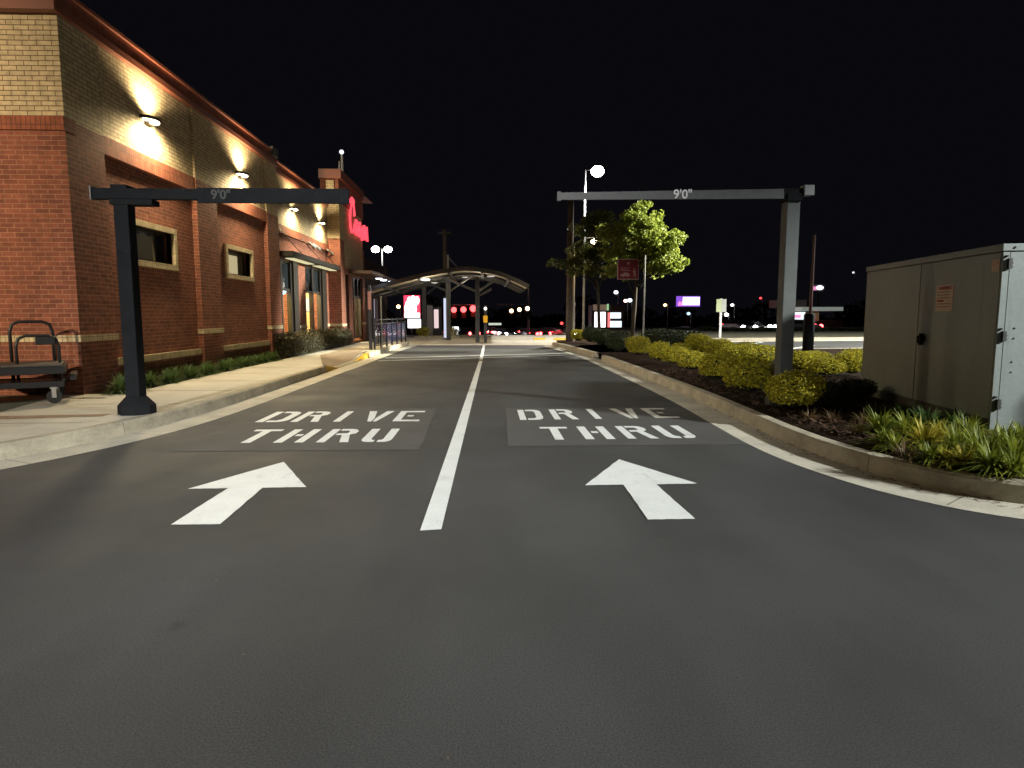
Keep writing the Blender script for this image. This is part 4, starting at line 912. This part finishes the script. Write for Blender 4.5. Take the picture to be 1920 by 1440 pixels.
for (x0, y0, z0), (x1, y1, z1), nm in (((-.5, 30.6, 2.4), (-2.3, 33.4, 3.25), 'brace'), ((-.5, 30.6, 2.4), (.4, 32.8, 3.1), 'brace'), ((-.4, 30.6, 2.25), (.15, 30.9, 2.55), 'brace'), ((-2.05, 33.5, 2.5), (-.9, 34.5, 3.35), 'brace'), ((-2.05, 33.5, 2.5), (-3.2, 34.5, 3.05), 'brace'), ((-3.6, 36.5, 2.4), (-2.6, 36.2, 3.1), 'brace')):
    MB().tube([(x0 - ox, y0 - oy, z0), (x1 - ox, y1 - oy, z1)], .06, 6).build(nm, DST, can)
for x, y in ((-3.05, 32.0), (.15, 31.8), (-2.9, 35), (-1.2, 35)):
    z = min(ap, key=lambda p: abs(p[0] - x))[1] - .16
    MB().lathe((x - ox, y - oy, z - .03), [(.16, 0), (.2, .05)], 14).build('canopy_light', glow('canopy_light_%d' % (x < -3 and y < 33), (1, .93, .82), 14 if x < -3 and y < 33 else .6), can)
lamp('canopy_lamp', 'POINT', (-3.05, 32.0, 2.72), 45, (1, .9, .72), .15); lamp('canopy_lamp', 'POINT', (-.6, 34.5, 2.7), 40, (1, .9, .72), .15)
e = empty('call_box_post', (-.12, 30.2, .01), 'black post with a yellow call box at the end of the lane line', 'call box')
MB().box((-.07, -.07, 0), (.07, .07, 1.75)).build('post', DST, e); MB().box((-.1, -.13, .95), (.1, -.07, 1.28)).build('call_box', mat('call_yellow', (.85, .45, .02), .5, emis=(1, .5, .02), estr=.35), e, bevel=.03)
MB().ball((0, -.1, 1.6), .07).build('lamp', glow('post_lamp', (1, .85, .7), 4), e)
e = empty('order_board', (AY(818, 600, 40).x, 40, 0), 'slim lit order board under the left half of the canopy', 'order board')
MB().box((-.32, -.1, 0), (.32, .1, 1.8)).build('cabinet', DST, e); MB().box((-.13, -.115, .5), (.15, -.1, 1.65)).build('screen', glow('order_screen', (.95, .72, .72), .9), e)
e = empty('order_board', (AY(806, 600, 37.5).x, 37.5, 0), 'unlit grey panel board left of the lit order board', 'order board')
MB().box((-.16, -.05, 0), (.16, .05, 1.85)).build('panel', mat('grey_panel', (.25, .22, .22), .5), e); MB().box((-.18, -.06, 1.85), (.18, .06, 1.9)).build('cap', DST, e)
e = empty('lit_white_post', (AY(835, 600, 34.5).x, 34.5, 0), 'slim lit white post, its brightness put in as glow, behind the canopy post', 'light column')
MB().box((-.08, -.06, .1), (.08, .06, 2.2)).build('tube', glow('lit_post_glow', (.72, .78, 1), .9), e); MB().box((-.1, -.09, 0), (.1, .09, .1)).build('base', DST, e)  # light falling on the white post put in as glow
e = empty('planter', (AY(818, 633, 36).x, 36.2, .01), 'low planter with yellowish shrubs under the canopy', 'planter')
MB().box((-1.2, -.3, 0), (1.3, .4, .14)).build('kerb', KERBM, e)
g = MB(); 
for x in (-.75, .8): leaf_quads(g, Vector((x, 0, .38)), 500, (.4, .3, .26), .07)
g.build('shrubs', YEL, e)
# ------------------------------------------------------------------ street sign pylon
Ym = 60; p0 = AY(757, 553, Ym); p1_ = AY(788, 597, Ym); p2_ = AY(765, 615, Ym)
e = empty('pylon_sign', (p0.x, Ym, gz_(60)), 'tall backlit sign with red and white panels beyond the railing', 'pylon sign')
zz = lambda z: z - e.location.z
WG = glow('sign_white_glow', (1, .97, 1), 2.6); RG = glow('sign_red_glow', (1, .06, .12), 1.6)
Wd = p1_.x - p0.x
MB().box((-.05, 0, zz(p1_.z)), (Wd + .05, .4, zz(p0.z))).build('cabinet', DST, e)
MB().box((.0, -.03, zz(p1_.z) + .05), (Wd, 0, zz(p0.z) - .05)).build('red_face', RG, e)
g = MB(); H_ = p0.z - p1_.z
def bb(x0, z0, x1, z1, n=12):
    cxx, czz, rx, rz = (x0 + x1) / 2, (z0 + z1) / 2, (x1 - x0) / 2, (z1 - z0) / 2
    g.face([((cxx + rx * math.cos(2 * math.pi * k / n)) * Wd, -.05, zz(p1_.z) + (czz + rz * math.sin(2 * math.pi * k / n)) * H_) for k in range(n)])
bb(.02, .08, .80, .74, 20); bb(.10, .5, .9, .8, 16)
for cx_, zt_ in ((.36, .93), (.58, .985), (.82, .95)): bb(cx_ - .16, .58, cx_ + .15, zt_)
g.face([(.02 * Wd, -.045, zz(p1_.z) + .05), (Wd * .98, -.045, zz(p1_.z) + .05), (Wd * .98, -.045, zz(p1_.z) + .24 * H_), (.02 * Wd, -.045, zz(p1_.z) + .24 * H_)])
g.build('white_emblem', WG, e)
g = MB(); 
for k in range(3): g.tube([((.28 + .16 * k) * Wd, -.07, zz(p1_.z) + .25 * H_), ((.36 + .15 * k) * Wd, -.07, zz(p1_.z) + .55 * H_)], .045, 5)
g.build('emblem_strokes', RG, e)
MB().box((.33, -.03, zz(p2_.z)), (Wd + .02, .3, zz(p1_.z) - .06)).build('lower_panel', WG, e)
MB().box((.5, .05, 0), (.7, .3, zz(p2_.z))).build('leg', DST, e); MB().box((1.2, .05, 0), (1.4, .3, zz(p2_.z))).build('leg', DST, e)
# ------------------------------------------------------------------ lamp posts and poles
def pole_lamp(name, x, y, h, lb, heads, glowcol=(1, .97, .9), est=60, pw=0, grp='car park lamp posts', r=.07, base=None, lr=.0, cone=(168, .25), aim=None, lsz=.2):
    z0 = gz_(y) if base is None else base
    e = empty(name, (x, y, z0), lb, 'lamp post', grp)
    MB().tube([(0, 0, 0), (0, 0, h - z0)], [r, r * .7], 10).build('pole', mat('pole_metal', (.30, .30, .30), .5, .3), e, True)
    for (dx, dy) in heads:
        hz = h - z0
        g = MB(); g.tube([(0, 0, hz - .06), (dx * .5, dy * .5, hz)], .035, 6); g.box((dx * .5, dy * .5 - .17, hz - .05), (dx + (.25 if dx > 0 else -.25), dy * .5 + .17, hz + .09)) if abs(dx) > .01 else g.box((-.17, dy * .5, hz - .05), (.17, dy + .2, hz + .09)); g.build('head', BRONZE, e)
        g = MB(); g.ball((dx, dy, hz - .10), .19 + lr, 14, 8, (1, 1, .8)); g.build('lens', glow('lamp_lens_%d' % est, glowcol, est), e, True)  # lens widened to take in the lamp's glare
        if pw: lamp('lamp_light', 'SPOT', (x + dx, y + dy, h - .32 - lr), pw, glowcol, lsz, aim or (x + dx, y + dy, 0), cone[0], cone[1])
    return e
pole_lamp('lamp_post', AY(1094, 600, 34).x, 34, AY(1094, 318, 34).z, 'tall lamp post with one dazzling white head above the tree', [(.62, -.1)], est=40, pw=5200, lr=.15, cone=(140, .3))
x_ = AY(717, 500, 75).x
pole_lamp('lamp_post', x_, 75, AY(717, 466, 75).z, 'lamp post with two bright white heads beyond the tower', [(-.75, 0), (.68, 0)], est=40, pw=0, r=.10, lr=.26)
# the lot lamps beside and behind the viewer, with added fill and tree spot
A_ = pole_lamp('lamp_post', -13, -9.0, 7.5, 'lamp post in the car park behind the camera, left', [(.5, 0)], (1, .78, .50), 41, 24000, cone=(42, .8), aim=(-11.3, 9, 3.0))
B_ = pole_lamp('lamp_post', 19, -4.0, 9.5, 'lamp post in the car park behind the camera, right', [(-.5, 0)], (.96, 1, .97), 42, 33000, cone=(146, .12), lsz=.6)
C_ = pole_lamp('lamp_post', -6, -18, 9.5, 'unseen fill lamp post added behind the camera', [(0, .5)], (1, 1, .96), 44, 36000, cone=(24, 1), aim=(-1.2, 9.5, 0), lsz=.5)  # unseen fill lamp added to soften the contrast on the lanes
D_ = pole_lamp('lamp_post', 24, 23.5, 10.0, 'lamp post in the car park right of the view', [(-.5, 0)], (1, 1, .9), 43, 34000, cone=(141, .25), lsz=.7)
MB().box((-.9, -.17, 9.9), (-.3, .17, 10.04)).build('head', BRONZE, D_)  # unseen second head added for the tree spot
lamp('lamp_light', 'SPOT', (23.4, 23.5, 9.6), 110000, (1, 1, .82), .3, (6.0, 23, 4.0), 17, .6)  # narrow spot added to brighten the tree
# utility poles
Yp = 29; xp_ = AY(1068, 600, Yp).x
e = empty('utility_pole', (xp_, Yp, .1), 'tall wooden utility pole with a warm street lamp arm, behind the dark tree', 'utility pole', 'wooden utility poles')
WOOD = mat('pole_wood', (.13, .10, .08), .9, noise=[(3, .25)], bump=(15, .5, .01))
MB().tube([(0, 0, 0), (0, 0, 6.6)], [.17, .13], 12).build('pole', WOOD, e, True)
MB().tube([(.17, -.1, 0), (.15, -.1, 4.4)], .05, 8).build('conduit', mat('conduit_grey', (.5, .48, .42), .5), e)
MB().tube([(.1, 0, 3.0 + 1.3), (.55, 0, 4.62), (1.0, 0, 4.68)], .022, 6).build('lamp_arm', mat('grey_metal'), e)
MB().ball((1.06, 0, AY(1111, 453, Yp).z - .1), .13, 12, 7, (1, 1, .8)).build('lamp_bulb', glow('warm_bulb', (1, .78, .5), 30), e, True)
MB().box((.9, -.12, 4.66), (1.3, .12, 4.74)).build('lamp_hood', BRONZE, e)
lamp('street_light', 'SPOT', (xp_ + 1.08, Yp - .1, 4.45), 500, (1, .75, .45), .12, (xp_ + 1.08, Yp - .2, 0), 170, .3)
Yq = 52; xq = AY(834, 500, Yq).x
e = empty('utility_pole', (xq, Yq, gz_(Yq)), 'dark utility pole with slanting wire rising behind the canopy', 'utility pole', 'wooden utility poles')
MB().tube([(0, 0, 0), (0, 0, AY(834, 430, Yq).z - gz_(Yq))], [.2, .15], 10).build('pole', WOOD, e, True)
MB().tube([(.26, -.1, 0), (.26, -.1, AY(834, 478, Yq).z - gz_(Yq))], .09, 6).build('conduit', glow('lit_conduit', (.8, .6, .35), .35) if 0 else mat('conduit_grey'), e)
MB().tube([(.1, 0, AY(840, 478, Yq).z - gz_(Yq)), (1.3, 2, AY(868, 500, Yq).z - gz_(Yq) - .3)], .04, 5).build('stay_wire', mat('wire_grey', (.4, .4, .42), .5), e)
MB().box((-.5, -.06, AY(834, 438, Yq).z - gz_(Yq)), (.5, .06, AY(834, 438, Yq).z - gz_(Yq) + .12)).build('crossarm', WOOD, e)
# flag-like pole with thick base in the far car park
p = G(1514, 668)
e = empty('lot_pole', (p.x, p.y, 0), 'thick dark post with a thin pole rising from it, beyond the bushes', 'post')
b = MB(); b.lathe((0, 0, 0), [(.17, 0), (.17, 1.32), (.13, 1.38)], 14); b.build('pier', BLACKM, e, True)
MB().tube([(.02, 0, 1.35), (.04, 0, AY(1516, 440, p.y).z)], [.055, .035], 8).build('pole', mat('red_lit_pole', (.16, .07, .07), .5), e)  # red light on the thin pole put into its colour
# red hanging sign on its own pole
Ys = 21.0
ps = AY(1206, 640, Ys)
e = empty('hanging_sign', (ps.x, Ys, .14), 'dark red square sign with car and walking figure, hung beside a thin post', 'sign')
MB().tube([(0, 0, 0), (0, 0, AY(1206, 478, Ys).z - .14)], .028, 8).build('post', mat('grey_metal'), e)
a_, c_ = AY(1158, 486, Ys) - e.location, AY(1197, 524, Ys) - e.location
MB().tube([(c_.x, 0, a_.z + .03), (0, 0, a_.z + .03)], .015, 6).build('bracket', BRONZE, e); MB().tube([(c_.x, 0, c_.z - .02), (0, 0, c_.z - .02)], .015, 6).build('bracket', BRONZE, e)
MB().box((a_.x, -.02, c_.z), (c_.x, .02, a_.z)).build('border', mat('sign_border', (.75, .5, .5), .6), e)
MB().box((a_.x + .018, -.026, c_.z + .018), (c_.x - .018, -.019, a_.z - .018)).build('face', mat('sign_maroon', (.24, .012, .02), .5), e)
g = MB(); W_, H_ = c_.x - a_.x, a_.z - c_.z
def sp2(pts): g.face([(a_.x + x * W_, -.028, c_.z + z * H_) for x, z in pts])
sp2([(.40, .88), (.5, .70), (.60, .88), (.55, .84), (.5, .86), (.45, .84)])
sp2([(.14, .16), (.22, .16), (.24, .13), (.30, .13), (.32, .16), (.44, .16), (.46, .13), (.52, .13), (.54, .16), (.58, .17), (.57, .27), (.48, .33), (.34, .35), (.24, .28), (.14, .25)])
sp2([(.74, .12), (.77, .12), (.79, .27), (.83, .12), (.87, .12), (.85, .34), (.86, .44), (.82, .46), (.76, .46), (.70, .38), (.72, .35), (.76, .38)])
g.face([(a_.x + (.79 + .035 * math.cos(t)) * W_, -.028, c_.z + (.52 + .04 * math.sin(t)) * H_) for t in [k * math.pi / 5 for k in range(10)]])
for zc, x0, x1 in ((.56, .14, .56), (.49, .14, .5), (.42, .14, .6)): sp2([(x0, zc), (x1, zc), (x1, zc + .025), (x0, zc + .025)])
g.build('symbols', mat('sign_pink', (.60, .32, .32), .6), e)
# small white sign beyond the car park
Yw = 34; p = AY(1351, 600, Yw)
e = empty('white_sign', (p.x, Yw, 0), 'pale two-panel notice on a white post beyond the car park', 'sign')
MB().box((-.05, -.05, 0), (.05, .05, AY(1351, 560, Yw).z)).build('post', mat('white_metal'), e)
za, zb = AY(1351, 561, Yw).z, AY(1351, 585, Yw).z
MB().box((-.27, -.08, zb), (.0, -.05, za)).build('panel', mat('pale_green_sign', (.45, .5, .3), .6), e); MB().box((.004, -.08, zb), (.26, -.05, za)).build('panel', mat('pale_grey_sign', (.4, .42, .4), .6), e)
# ------------------------------------------------------------------ traffic lights
def span(name, Y, pts, col, est, lb, mast, armz):
    z0 = gz_(Y)
    for i, (px, py, rr) in enumerate(pts):
        c = AY(px, py, Y)
        e = empty(name, c, lb[i], 'traffic light', 'traffic lights at the junction')
        g = MB(); g.box((-.26, .05, -1.0), (.26, .35, .32)); g.box((-.03, .1, .32), (.03, .2, .75)); g.build('housing', mat('signal_black', (.03, .03, .02), .6), e)
        MB().lathe((0, -.02, 0), [(rr, 0), (rr * 1.0, .06)], 16, 'y').build('lit_lens', glow('sig_%s' % name + ('_r' if col[1] < .3 else '_w'), col, est), e)  # lens drawn oversize, its bloom put into the shape
        for dz in (-.36, -.72): MB().lathe((0, .0, dz), [(.13, 0), (.13, .05)], 12, 'y').build('dark_lens', GLASSD, e)
        g = MB(); g.lathe((0, -.2, 0), [(rr * 1.08, .0), (rr * 1.08, .02)], 16, 'y') if 0 else g.box((-rr, -.22, rr), (rr, .05, rr + .03)); g.build('visor', mat('signal_black'), e)
    return
SIGY = 80
span('traffic_light', SIGY, [(851, 581, .34), (869, 580.5, .36), (887, 578.5, .40)], (1, .085, .085), 4.2, ['red traffic light, leftmost of the three red ones', 'red traffic light, middle of the three red ones', 'red traffic light, rightmost and brightest of the three'], None, None)
span('traffic_light', SIGY, [(959, 583, .24), (974, 580.5, .24), (989, 578.5, .26)], (1, .55, .28), 9, ['orange-lit traffic light, nearest the canopy end', 'orange-lit traffic light between its two neighbours', 'orange-lit traffic light hanging in front of the signal pole'], None, None)
span('traffic_light', SIGY, [(747, 575, .22)], (1, .55, .28), 8, ['orange-lit traffic light beside the pylon sign'], None, None)
for px, lb, arm in ((991, 'thin signal pole carrying the orange traffic lights', 930), (895, 'signal pole carrying the three red traffic lights', 842)):
    p = AY(px, 600, SIGY); e = empty('signal_pole', (p.x, SIGY + .4, gz_(SIGY)), lb, 'signal pole', 'signal poles')
    zt = AY(px, 570 if arm > 900 else 571, SIGY).z - gz_(SIGY)
    MB().tube([(0, 0, 0), (0, 0, zt + (2.0 if arm > 900 else .2))], [.14, .09], 8).build('pole', mat('pole_metal'), e)
    MB().tube([(0, -.2, zt), (AY(arm, 600, SIGY).x - p.x, -.2, zt - .05)], .05, 6).build('mast_arm', mat('pole_metal'), e)
for px in (851, 869, 887): lamp('signal_glow', 'POINT', tuple(AY(px, 583, SIGY - .75)), 60, (1, .02, .02), .15)
# ------------------------------------------------------------------ cars on the far road
CARP = {}
def car_proto(kind):
    e = empty('parked_car', (0, 0, 0), '', 'car')
    prof = [(-2.2, .35), (-2.25, .75), (-1.9, .95), (-1.2, 1.0), (-.6, 1.42), (.9, 1.45), (1.6, 1.05), (2.2, .92), (2.28, .5), (2.2, .35)]
    b = MB(); M = Matrix(((1, 0, 0, 0), (0, 0, -1, .87), (0, 1, 0, 0), (0, 0, 0, 1)))
    b.prism(prof, 0, 1.74, M); 
    b.build('body', mat('car_paint_' + kind[0], kind[1], .3, .2, .6), e, bevel=.08)
    g = MB(); g.prism([(-1.1, 1.02), (-.62, 1.38), (.85, 1.40), (1.4, 1.05)], -.01, 1.76, Matrix.Translation((0, 0, 0)) @ M); g.build('windows', GLASSD, e)
    for x in (-1.4, 1.4):
        for y in (-.78, .78): MB().lathe((x, y, .32), [(.2, -.12), (.32, -.11), (.32, .11), (.2, .12)], 14, 'y').build('wheel', mat('tyre_rubber'), e)
    for y in (-.6, .6): MB().ball((2.24, y, .68), .22, 10, 6).build('headlight', glow('headlight', (1, .97, .95), 40), e, True)  # car lights larger than real, glare put into their size
    for y in (-.6, .6): MB().ball((-2.22, y, .78), .2, 10, 6).build('taillight', glow('taillight', (1, .06, .06), 16), e, True)
    for o in [e] + list(e.children): pass
    return e
prot = [car_proto(('dark', (.03, .03, .04))), car_proto(('silver', (.3, .3, .32)))]
CL = [(880, 627, 1.9, 84, 'low car crossing behind the near canopy column, tail lights on'), (915, 627, -1.3, 98, 'small distant car right of the near canopy column'), (976, 628, 1.66, 97, 'distant red-lit car below the orange signals'), (1022, 627, 1.5, 85, 'red-lit car third left of the utility pole'), (1044, 627, -1.45, 99, 'far white-lit car just left of the utility pole'), (862, 628, 0, 95, 'faint car behind the canopy column, headlights on'), (893, 626, 2.6, 92, 'car with orange-red lights between the canopy columns'), (938, 628, -1.4, 92, 'silver car facing the viewer, right of the call box'), (960, 627, -1.7, 90, 'car with dazzling white headlights below the orange signals'),
      (992, 628, 1.75, 88, 'car with two red tail lights right of the signal pole'), (1012, 627, 1.5, 92, 'next car with red tail lights towards the utility pole'), (1033, 627, 1.62, 96, 'red-lit car just left of the bluish headlights'), (1057, 627, -1.2, 88, 'car with bluish-white headlights at the utility pole'),
      (1228, 623, -1.45, 90, 'car with white headlights above the black hedge'), (1240, 623, -1.9, 96, 'second lit car above the black hedge'), (1280, 624, -1.2, 100, 'small distant car right of the hedge lights'), (1384, 628, -1.5, 62, 'car glaring through the shrubs, right of the white sign'), (1398, 629, -1.3, 66, 'second car glaring through the shrubs'), (1432, 629, -1.5, 70, 'third car showing through the shrubs'), (1491, 624, 3.1, 62, 'white vehicle under the service station roof')]
for i, (px, py, a, Y, lb) in enumerate(CL):
    c = prot[i % 2] if i < 2 else copy_tree(prot[i % 2]); x = AY(px, py, Y).x
    c.location = (x, Y, gz_(Y) if px < 1300 else gz_(Y) + .3); c.rotation_euler = (0, 0, a); c['label'] = lb; c['group'] = 'cars on the far road'; c['category'] = 'car'
# ------------------------------------------------------------------ distant lights, signs and buildings
def far_lamp(px, py, Y, r, col, est, lb, cat='street lamp'):
    p = AY(px, py, Y); z0 = gz_(Y); e = empty('street_lamp', (p.x, Y, z0), lb, cat, 'distant street lamps'); h = p.z - z0
    MB().tube([(.35, 0, 0), (.35, 0, h + .1), (.0, 0, h + .22)], .05, 6).build('pole', mat('pole_metal'), e)
    MB().ball((0, 0, h), r, 12, 7, (1, 1, .85)).build('bulb', glow('far_bulb_%s' % lb[:12], col, est), e, True)
far_lamp(1147+8, 548, 110, .35, (.9, .92, 1), 5, 'distant white street lamp under the red sign')
far_lamp(1181, 563, 105, .36, (.75, .88, 1), 4, 'pale blue street lamp beside the orange sign')
far_lamp(1173, 564, 104, .3, (1, .6, .45), 6, 'orange glowing street lamp beside the blue one')
far_lamp(1074, 569, 90, .22, (1, .9, .85), 5, 'small warm street lamp right behind the utility pole')
far_lamp(1154, 578, 95, .42, (.95, 1, .98), 5, 'large white street lamp above the lit shop windows')
far_lamp(1098, 621, 60, .24, (.8, .95, .95), 3, 'low pale globe lamp beside the bush')
far_lamp(1247, 572, 80, .22, (1, .6, .3), 4, 'amber street lamp left of the purple sign')
far_lamp(1291, 588, 100, .28, (.45, .65, 1), 2, 'small blue lamp under the purple sign')
far_lamp(1373, 572, 90, .22, (.9, .95, .9), 5, 'white street lamp right of the pale notice')
far_lamp(1362, 590, 90, .3, (1, .97, .9), 6, 'low white lamp below the pale notice')
far_lamp(1370, 609, 90, .18, (.9, 1, .95), 4, 'tiny white lamp over the shrubs')
far_lamp(1600, 511, 120, .2, (.8, .8, .85), 1.5, 'faint high street lamp left of the cabinet')
far_lamp(1610, 616, 80, .2, (.8, .95, .95), 3, 'tiny pale lamp by the cabinet edge')
far_lamp(1621, 621, 60, .16, (1, .75, .45), 2.5, 'small amber lamp touching the cabinet edge')
far_lamp(1053, 606, 95, .22, (1, .05, .05), 4, 'small red lamp left of the utility pole', 'signal lamp')
far_lamp(1426, 559, 110, .2, (1, .05, .08), 2, 'small red lamp left of the bar post', 'signal lamp')
# lit shop
Yf = 85
e = empty('lit_shop', (AY(1140, 600, Yf).x, Yf, gz_(Yf)), 'brightly lit small shop with white windows behind the sign post', 'shop')
def fr(px0, py0, px1, py1, name, m, y=-.05, t=.05):
    a, c = AY(px0, py0, Yf), AY(px1, py1, Yf); ex, ez = e.location.x, e.location.z
    MB().box((a.x - ex, y, c.z - ez), (c.x - ex, y + t, a.z - ez)).build(name, m, e)
fr(1110, 572, 1170, 634, 'wall', mat('shop_wall', (.08, .07, .07), .8), .0, 3)
fr(1112, 571, 1138, 582, 'fascia', mat('fascia_tan', (.3, .2, .15), .6, emis=(.4, .28, .2), estr=.35))
fr(1115, 585, 1135, 614, 'window', glow('shop_white', (1, .97, 1), 2.4)); fr(1144, 586, 1164, 597, 'window', glow('shop_cool', (.8, .92, 1), 1.6)); fr(1144, 602, 1165, 620, 'window', glow('shop_cool', (.8, .92, 1), 1.6))
fr(1137.5, 570, 1140.5, 582, 'green_pylon', glow('green_strip', (.45, .9, .45), .7), -.3); fr(1139, 586, 1143, 620, 'red_reflection', glow('red_reflection_glow', (1, .2, .2), 1.3), -.3)  # red strip is a reflection on a pole, put in as glow
# purple billboard
Yb_ = 110; a_, c_ = AY(1271, 557, Yb_), AY(1311, 573, Yb_)
e = empty('lit_billboard', ((a_.x + c_.x) / 2, Yb_, gz_(Yb_)), 'glowing white and violet billboard on a dark pole', 'billboard')
hw = (c_.x - a_.x) / 2; z1, z0 = a_.z - gz_(Yb_), c_.z - gz_(Yb_)
MB().box((-hw - .15, .02, z0 - .15), (hw + .15, .4, z1 + .15)).build('frame', glow('violet_edge', (.35, .12, .9), .9), e); MB().box((-hw + .9, -.03, z0 + .1), (hw, .02, z1)).build('face', glow('violet_white', (.95, .8, 1), 3), e)
g = MB(); 
for k in range(4): g.box((-hw + .1 + k * .2, -.04, z0), (-hw + .22 + k * .2, .0, z0 + .5 + .25 * (k % 2)))
g.build('pink_marks', glow('pink_marks', (1, .25, .45), 2), e); MB().tube([(0, .2, 0), (0, .2, z0)], .15, 8).build('pole', BRONZE, e)
# service station
Yg = 62; e = empty('service_station', (AY(1535, 600, Yg).x, Yg, 0), 'low service station with flat lit roof band behind the posts', 'service station')
def fg(px0, py0, px1, py1, name, m, y=-.05, t=.05):
    a, c = AY(px0, py0, Yg), AY(px1, py1, Yg); MB().box((a.x - e.location.x, y, max(c.z, -1)), (c.x - e.location.x, y + t, a.z)).build(name, m, e)
fg(1484, 561, 1531, 577, 'upper_wall', mat('station_wall', (.2, .15, .14), .8), 2, 3)
fg(1486, 576, 1560, 583, 'roof_band', mat('roof_band', (.5, .5, .4), .6, emis=(.5, .55, .5), estr=.35), -2, 5)
fg(1486, 585, 1514, 603, 'lit_front', glow('station_front', (.8, .9, 1), 1.3), .5, .1); fg(1488, 590, 1505, 596, 'pink_band', glow('station_pink', (.8, .3, .6), 1.2), .4, .1)
fg(1520, 586, 1545, 602, 'side_wall', mat('station_side', (.13, .13, .07), .8, emis=(.1, .1, .05), estr=.3), 1, .3)
fg(1484, 600, 1600, 632, 'dark_wall', mat('station_dark', (.02, .02, .02), .9), 2, .5)
Yg2 = 95; a_, c_ = AY(1525, 533, Yg2), AY(1547, 546, Yg2)
e = empty('high_sign', (a_.x, Yg2, gz_(Yg2)), 'small high pink and white sign above the service station', 'sign')
zl = gz_(Yg2); MB().box((0, 0, c_.z - zl), (c_.x - a_.x, .3, a_.z - zl)).build('cabinet', mat('cabinet_dark', (.06, .06, .07), .6), e)
MB().ball((.95, -.1, (a_.z + c_.z) / 2 - zl), .42, 10, 6, (1.3, 1, .8)).build('white_emblem', glow('emblem_w', (.95, .95, 1), 2), e); MB().box((.02, -.05, c_.z - zl + .15), (.55, 0, a_.z - zl - .3)).build('pink_emblem', glow('emblem_p', (.9, .3, .6), .9), e)
MB().tube([(.9, .15, 0), (.9, .15, c_.z - zl)], .12, 8).build('pole', BRONZE, e)
# small lit sign strip near road
e = empty('low_sign', (AY(854, 619, 70).x, 70, gz_(70)), 'small white lit sign low behind the canopy column', 'sign')
MB().box((-.33, 0, .9), (.33, .1, 1.25)).build('face', glow('low_white', (1, 1, 1), 2), e); MB().tube([(0, .1, 0), (0, .1, .9)], .05, 6).build('leg', BRONZE, e)
e = empty('low_sign', (AY(928, 612, 75).x, 75, gz_(75)), 'pale greenish canopy-shaped sign over the traffic', 'sign')
MB().box((-.75, 0, 1.55), (.75, .2, 1.8)).build('face', glow('low_green', (.75, .85, .7), .8), e); MB().tube([(-.5, .1, 0), (-.5, .1, 1.55)], .05, 6).build('leg', BRONZE, e)
# shrub row between car park and road
for i in range(17):
    px = 1322 + i * 18.5; Y = 46 + R.uniform(-1, 1); p = AY(px + R.uniform(-4, 4), 633, Y); wd = R.uniform(.6, 1.1)
    ee = bush((p.x, Y, .1), wd, R.uniform(.22, .42), 'sparse dark shrub in the row between car park and road', 'shrub', 'shrub row beyond the car park', True, name='verge_shrub')
for i in range(6):
    px = 915 + i * 27; Y = 50 + R.uniform(-2, 2); p = AY(px, 633, Y)
    bush((p.x, Y, gz_(Y)), R.uniform(.5, .9), R.uniform(.2, .3), 'low shrub on the verge before the far road', 'shrub', 'shrubs before the far road', True, name='verge_shrub')
# distant tree masses
g = MB(); rr_ = random.Random(9)
R_keep = R; R = rr_
for i in range(46):
    x = -120 + i * 7.5 + rr_.uniform(-2, 2); Y = rr_.uniform(135, 165); h = rr_.uniform(3, 8)
    if x < -20: h *= .6
    leaf_quads(g, Vector((x, Y, -2 + h * .5)), 260, (5, 4, h * .55), 1.1)
R = R_keep
tag(g.build('distant_trees', leafmat('far_leaf', (.012, .014, .01), (.03, .03, .018), .1)), kind='stuff')
# far road band
b = MB(); b.face([(-200, 84, -1.985), (200, 84, -1.985), (200, 104, -1.985), (-200, 104, -1.985)]); tag(b.build('far_road', mat('far_asphalt', (.06, .06, .06), .6)), kind='structure')
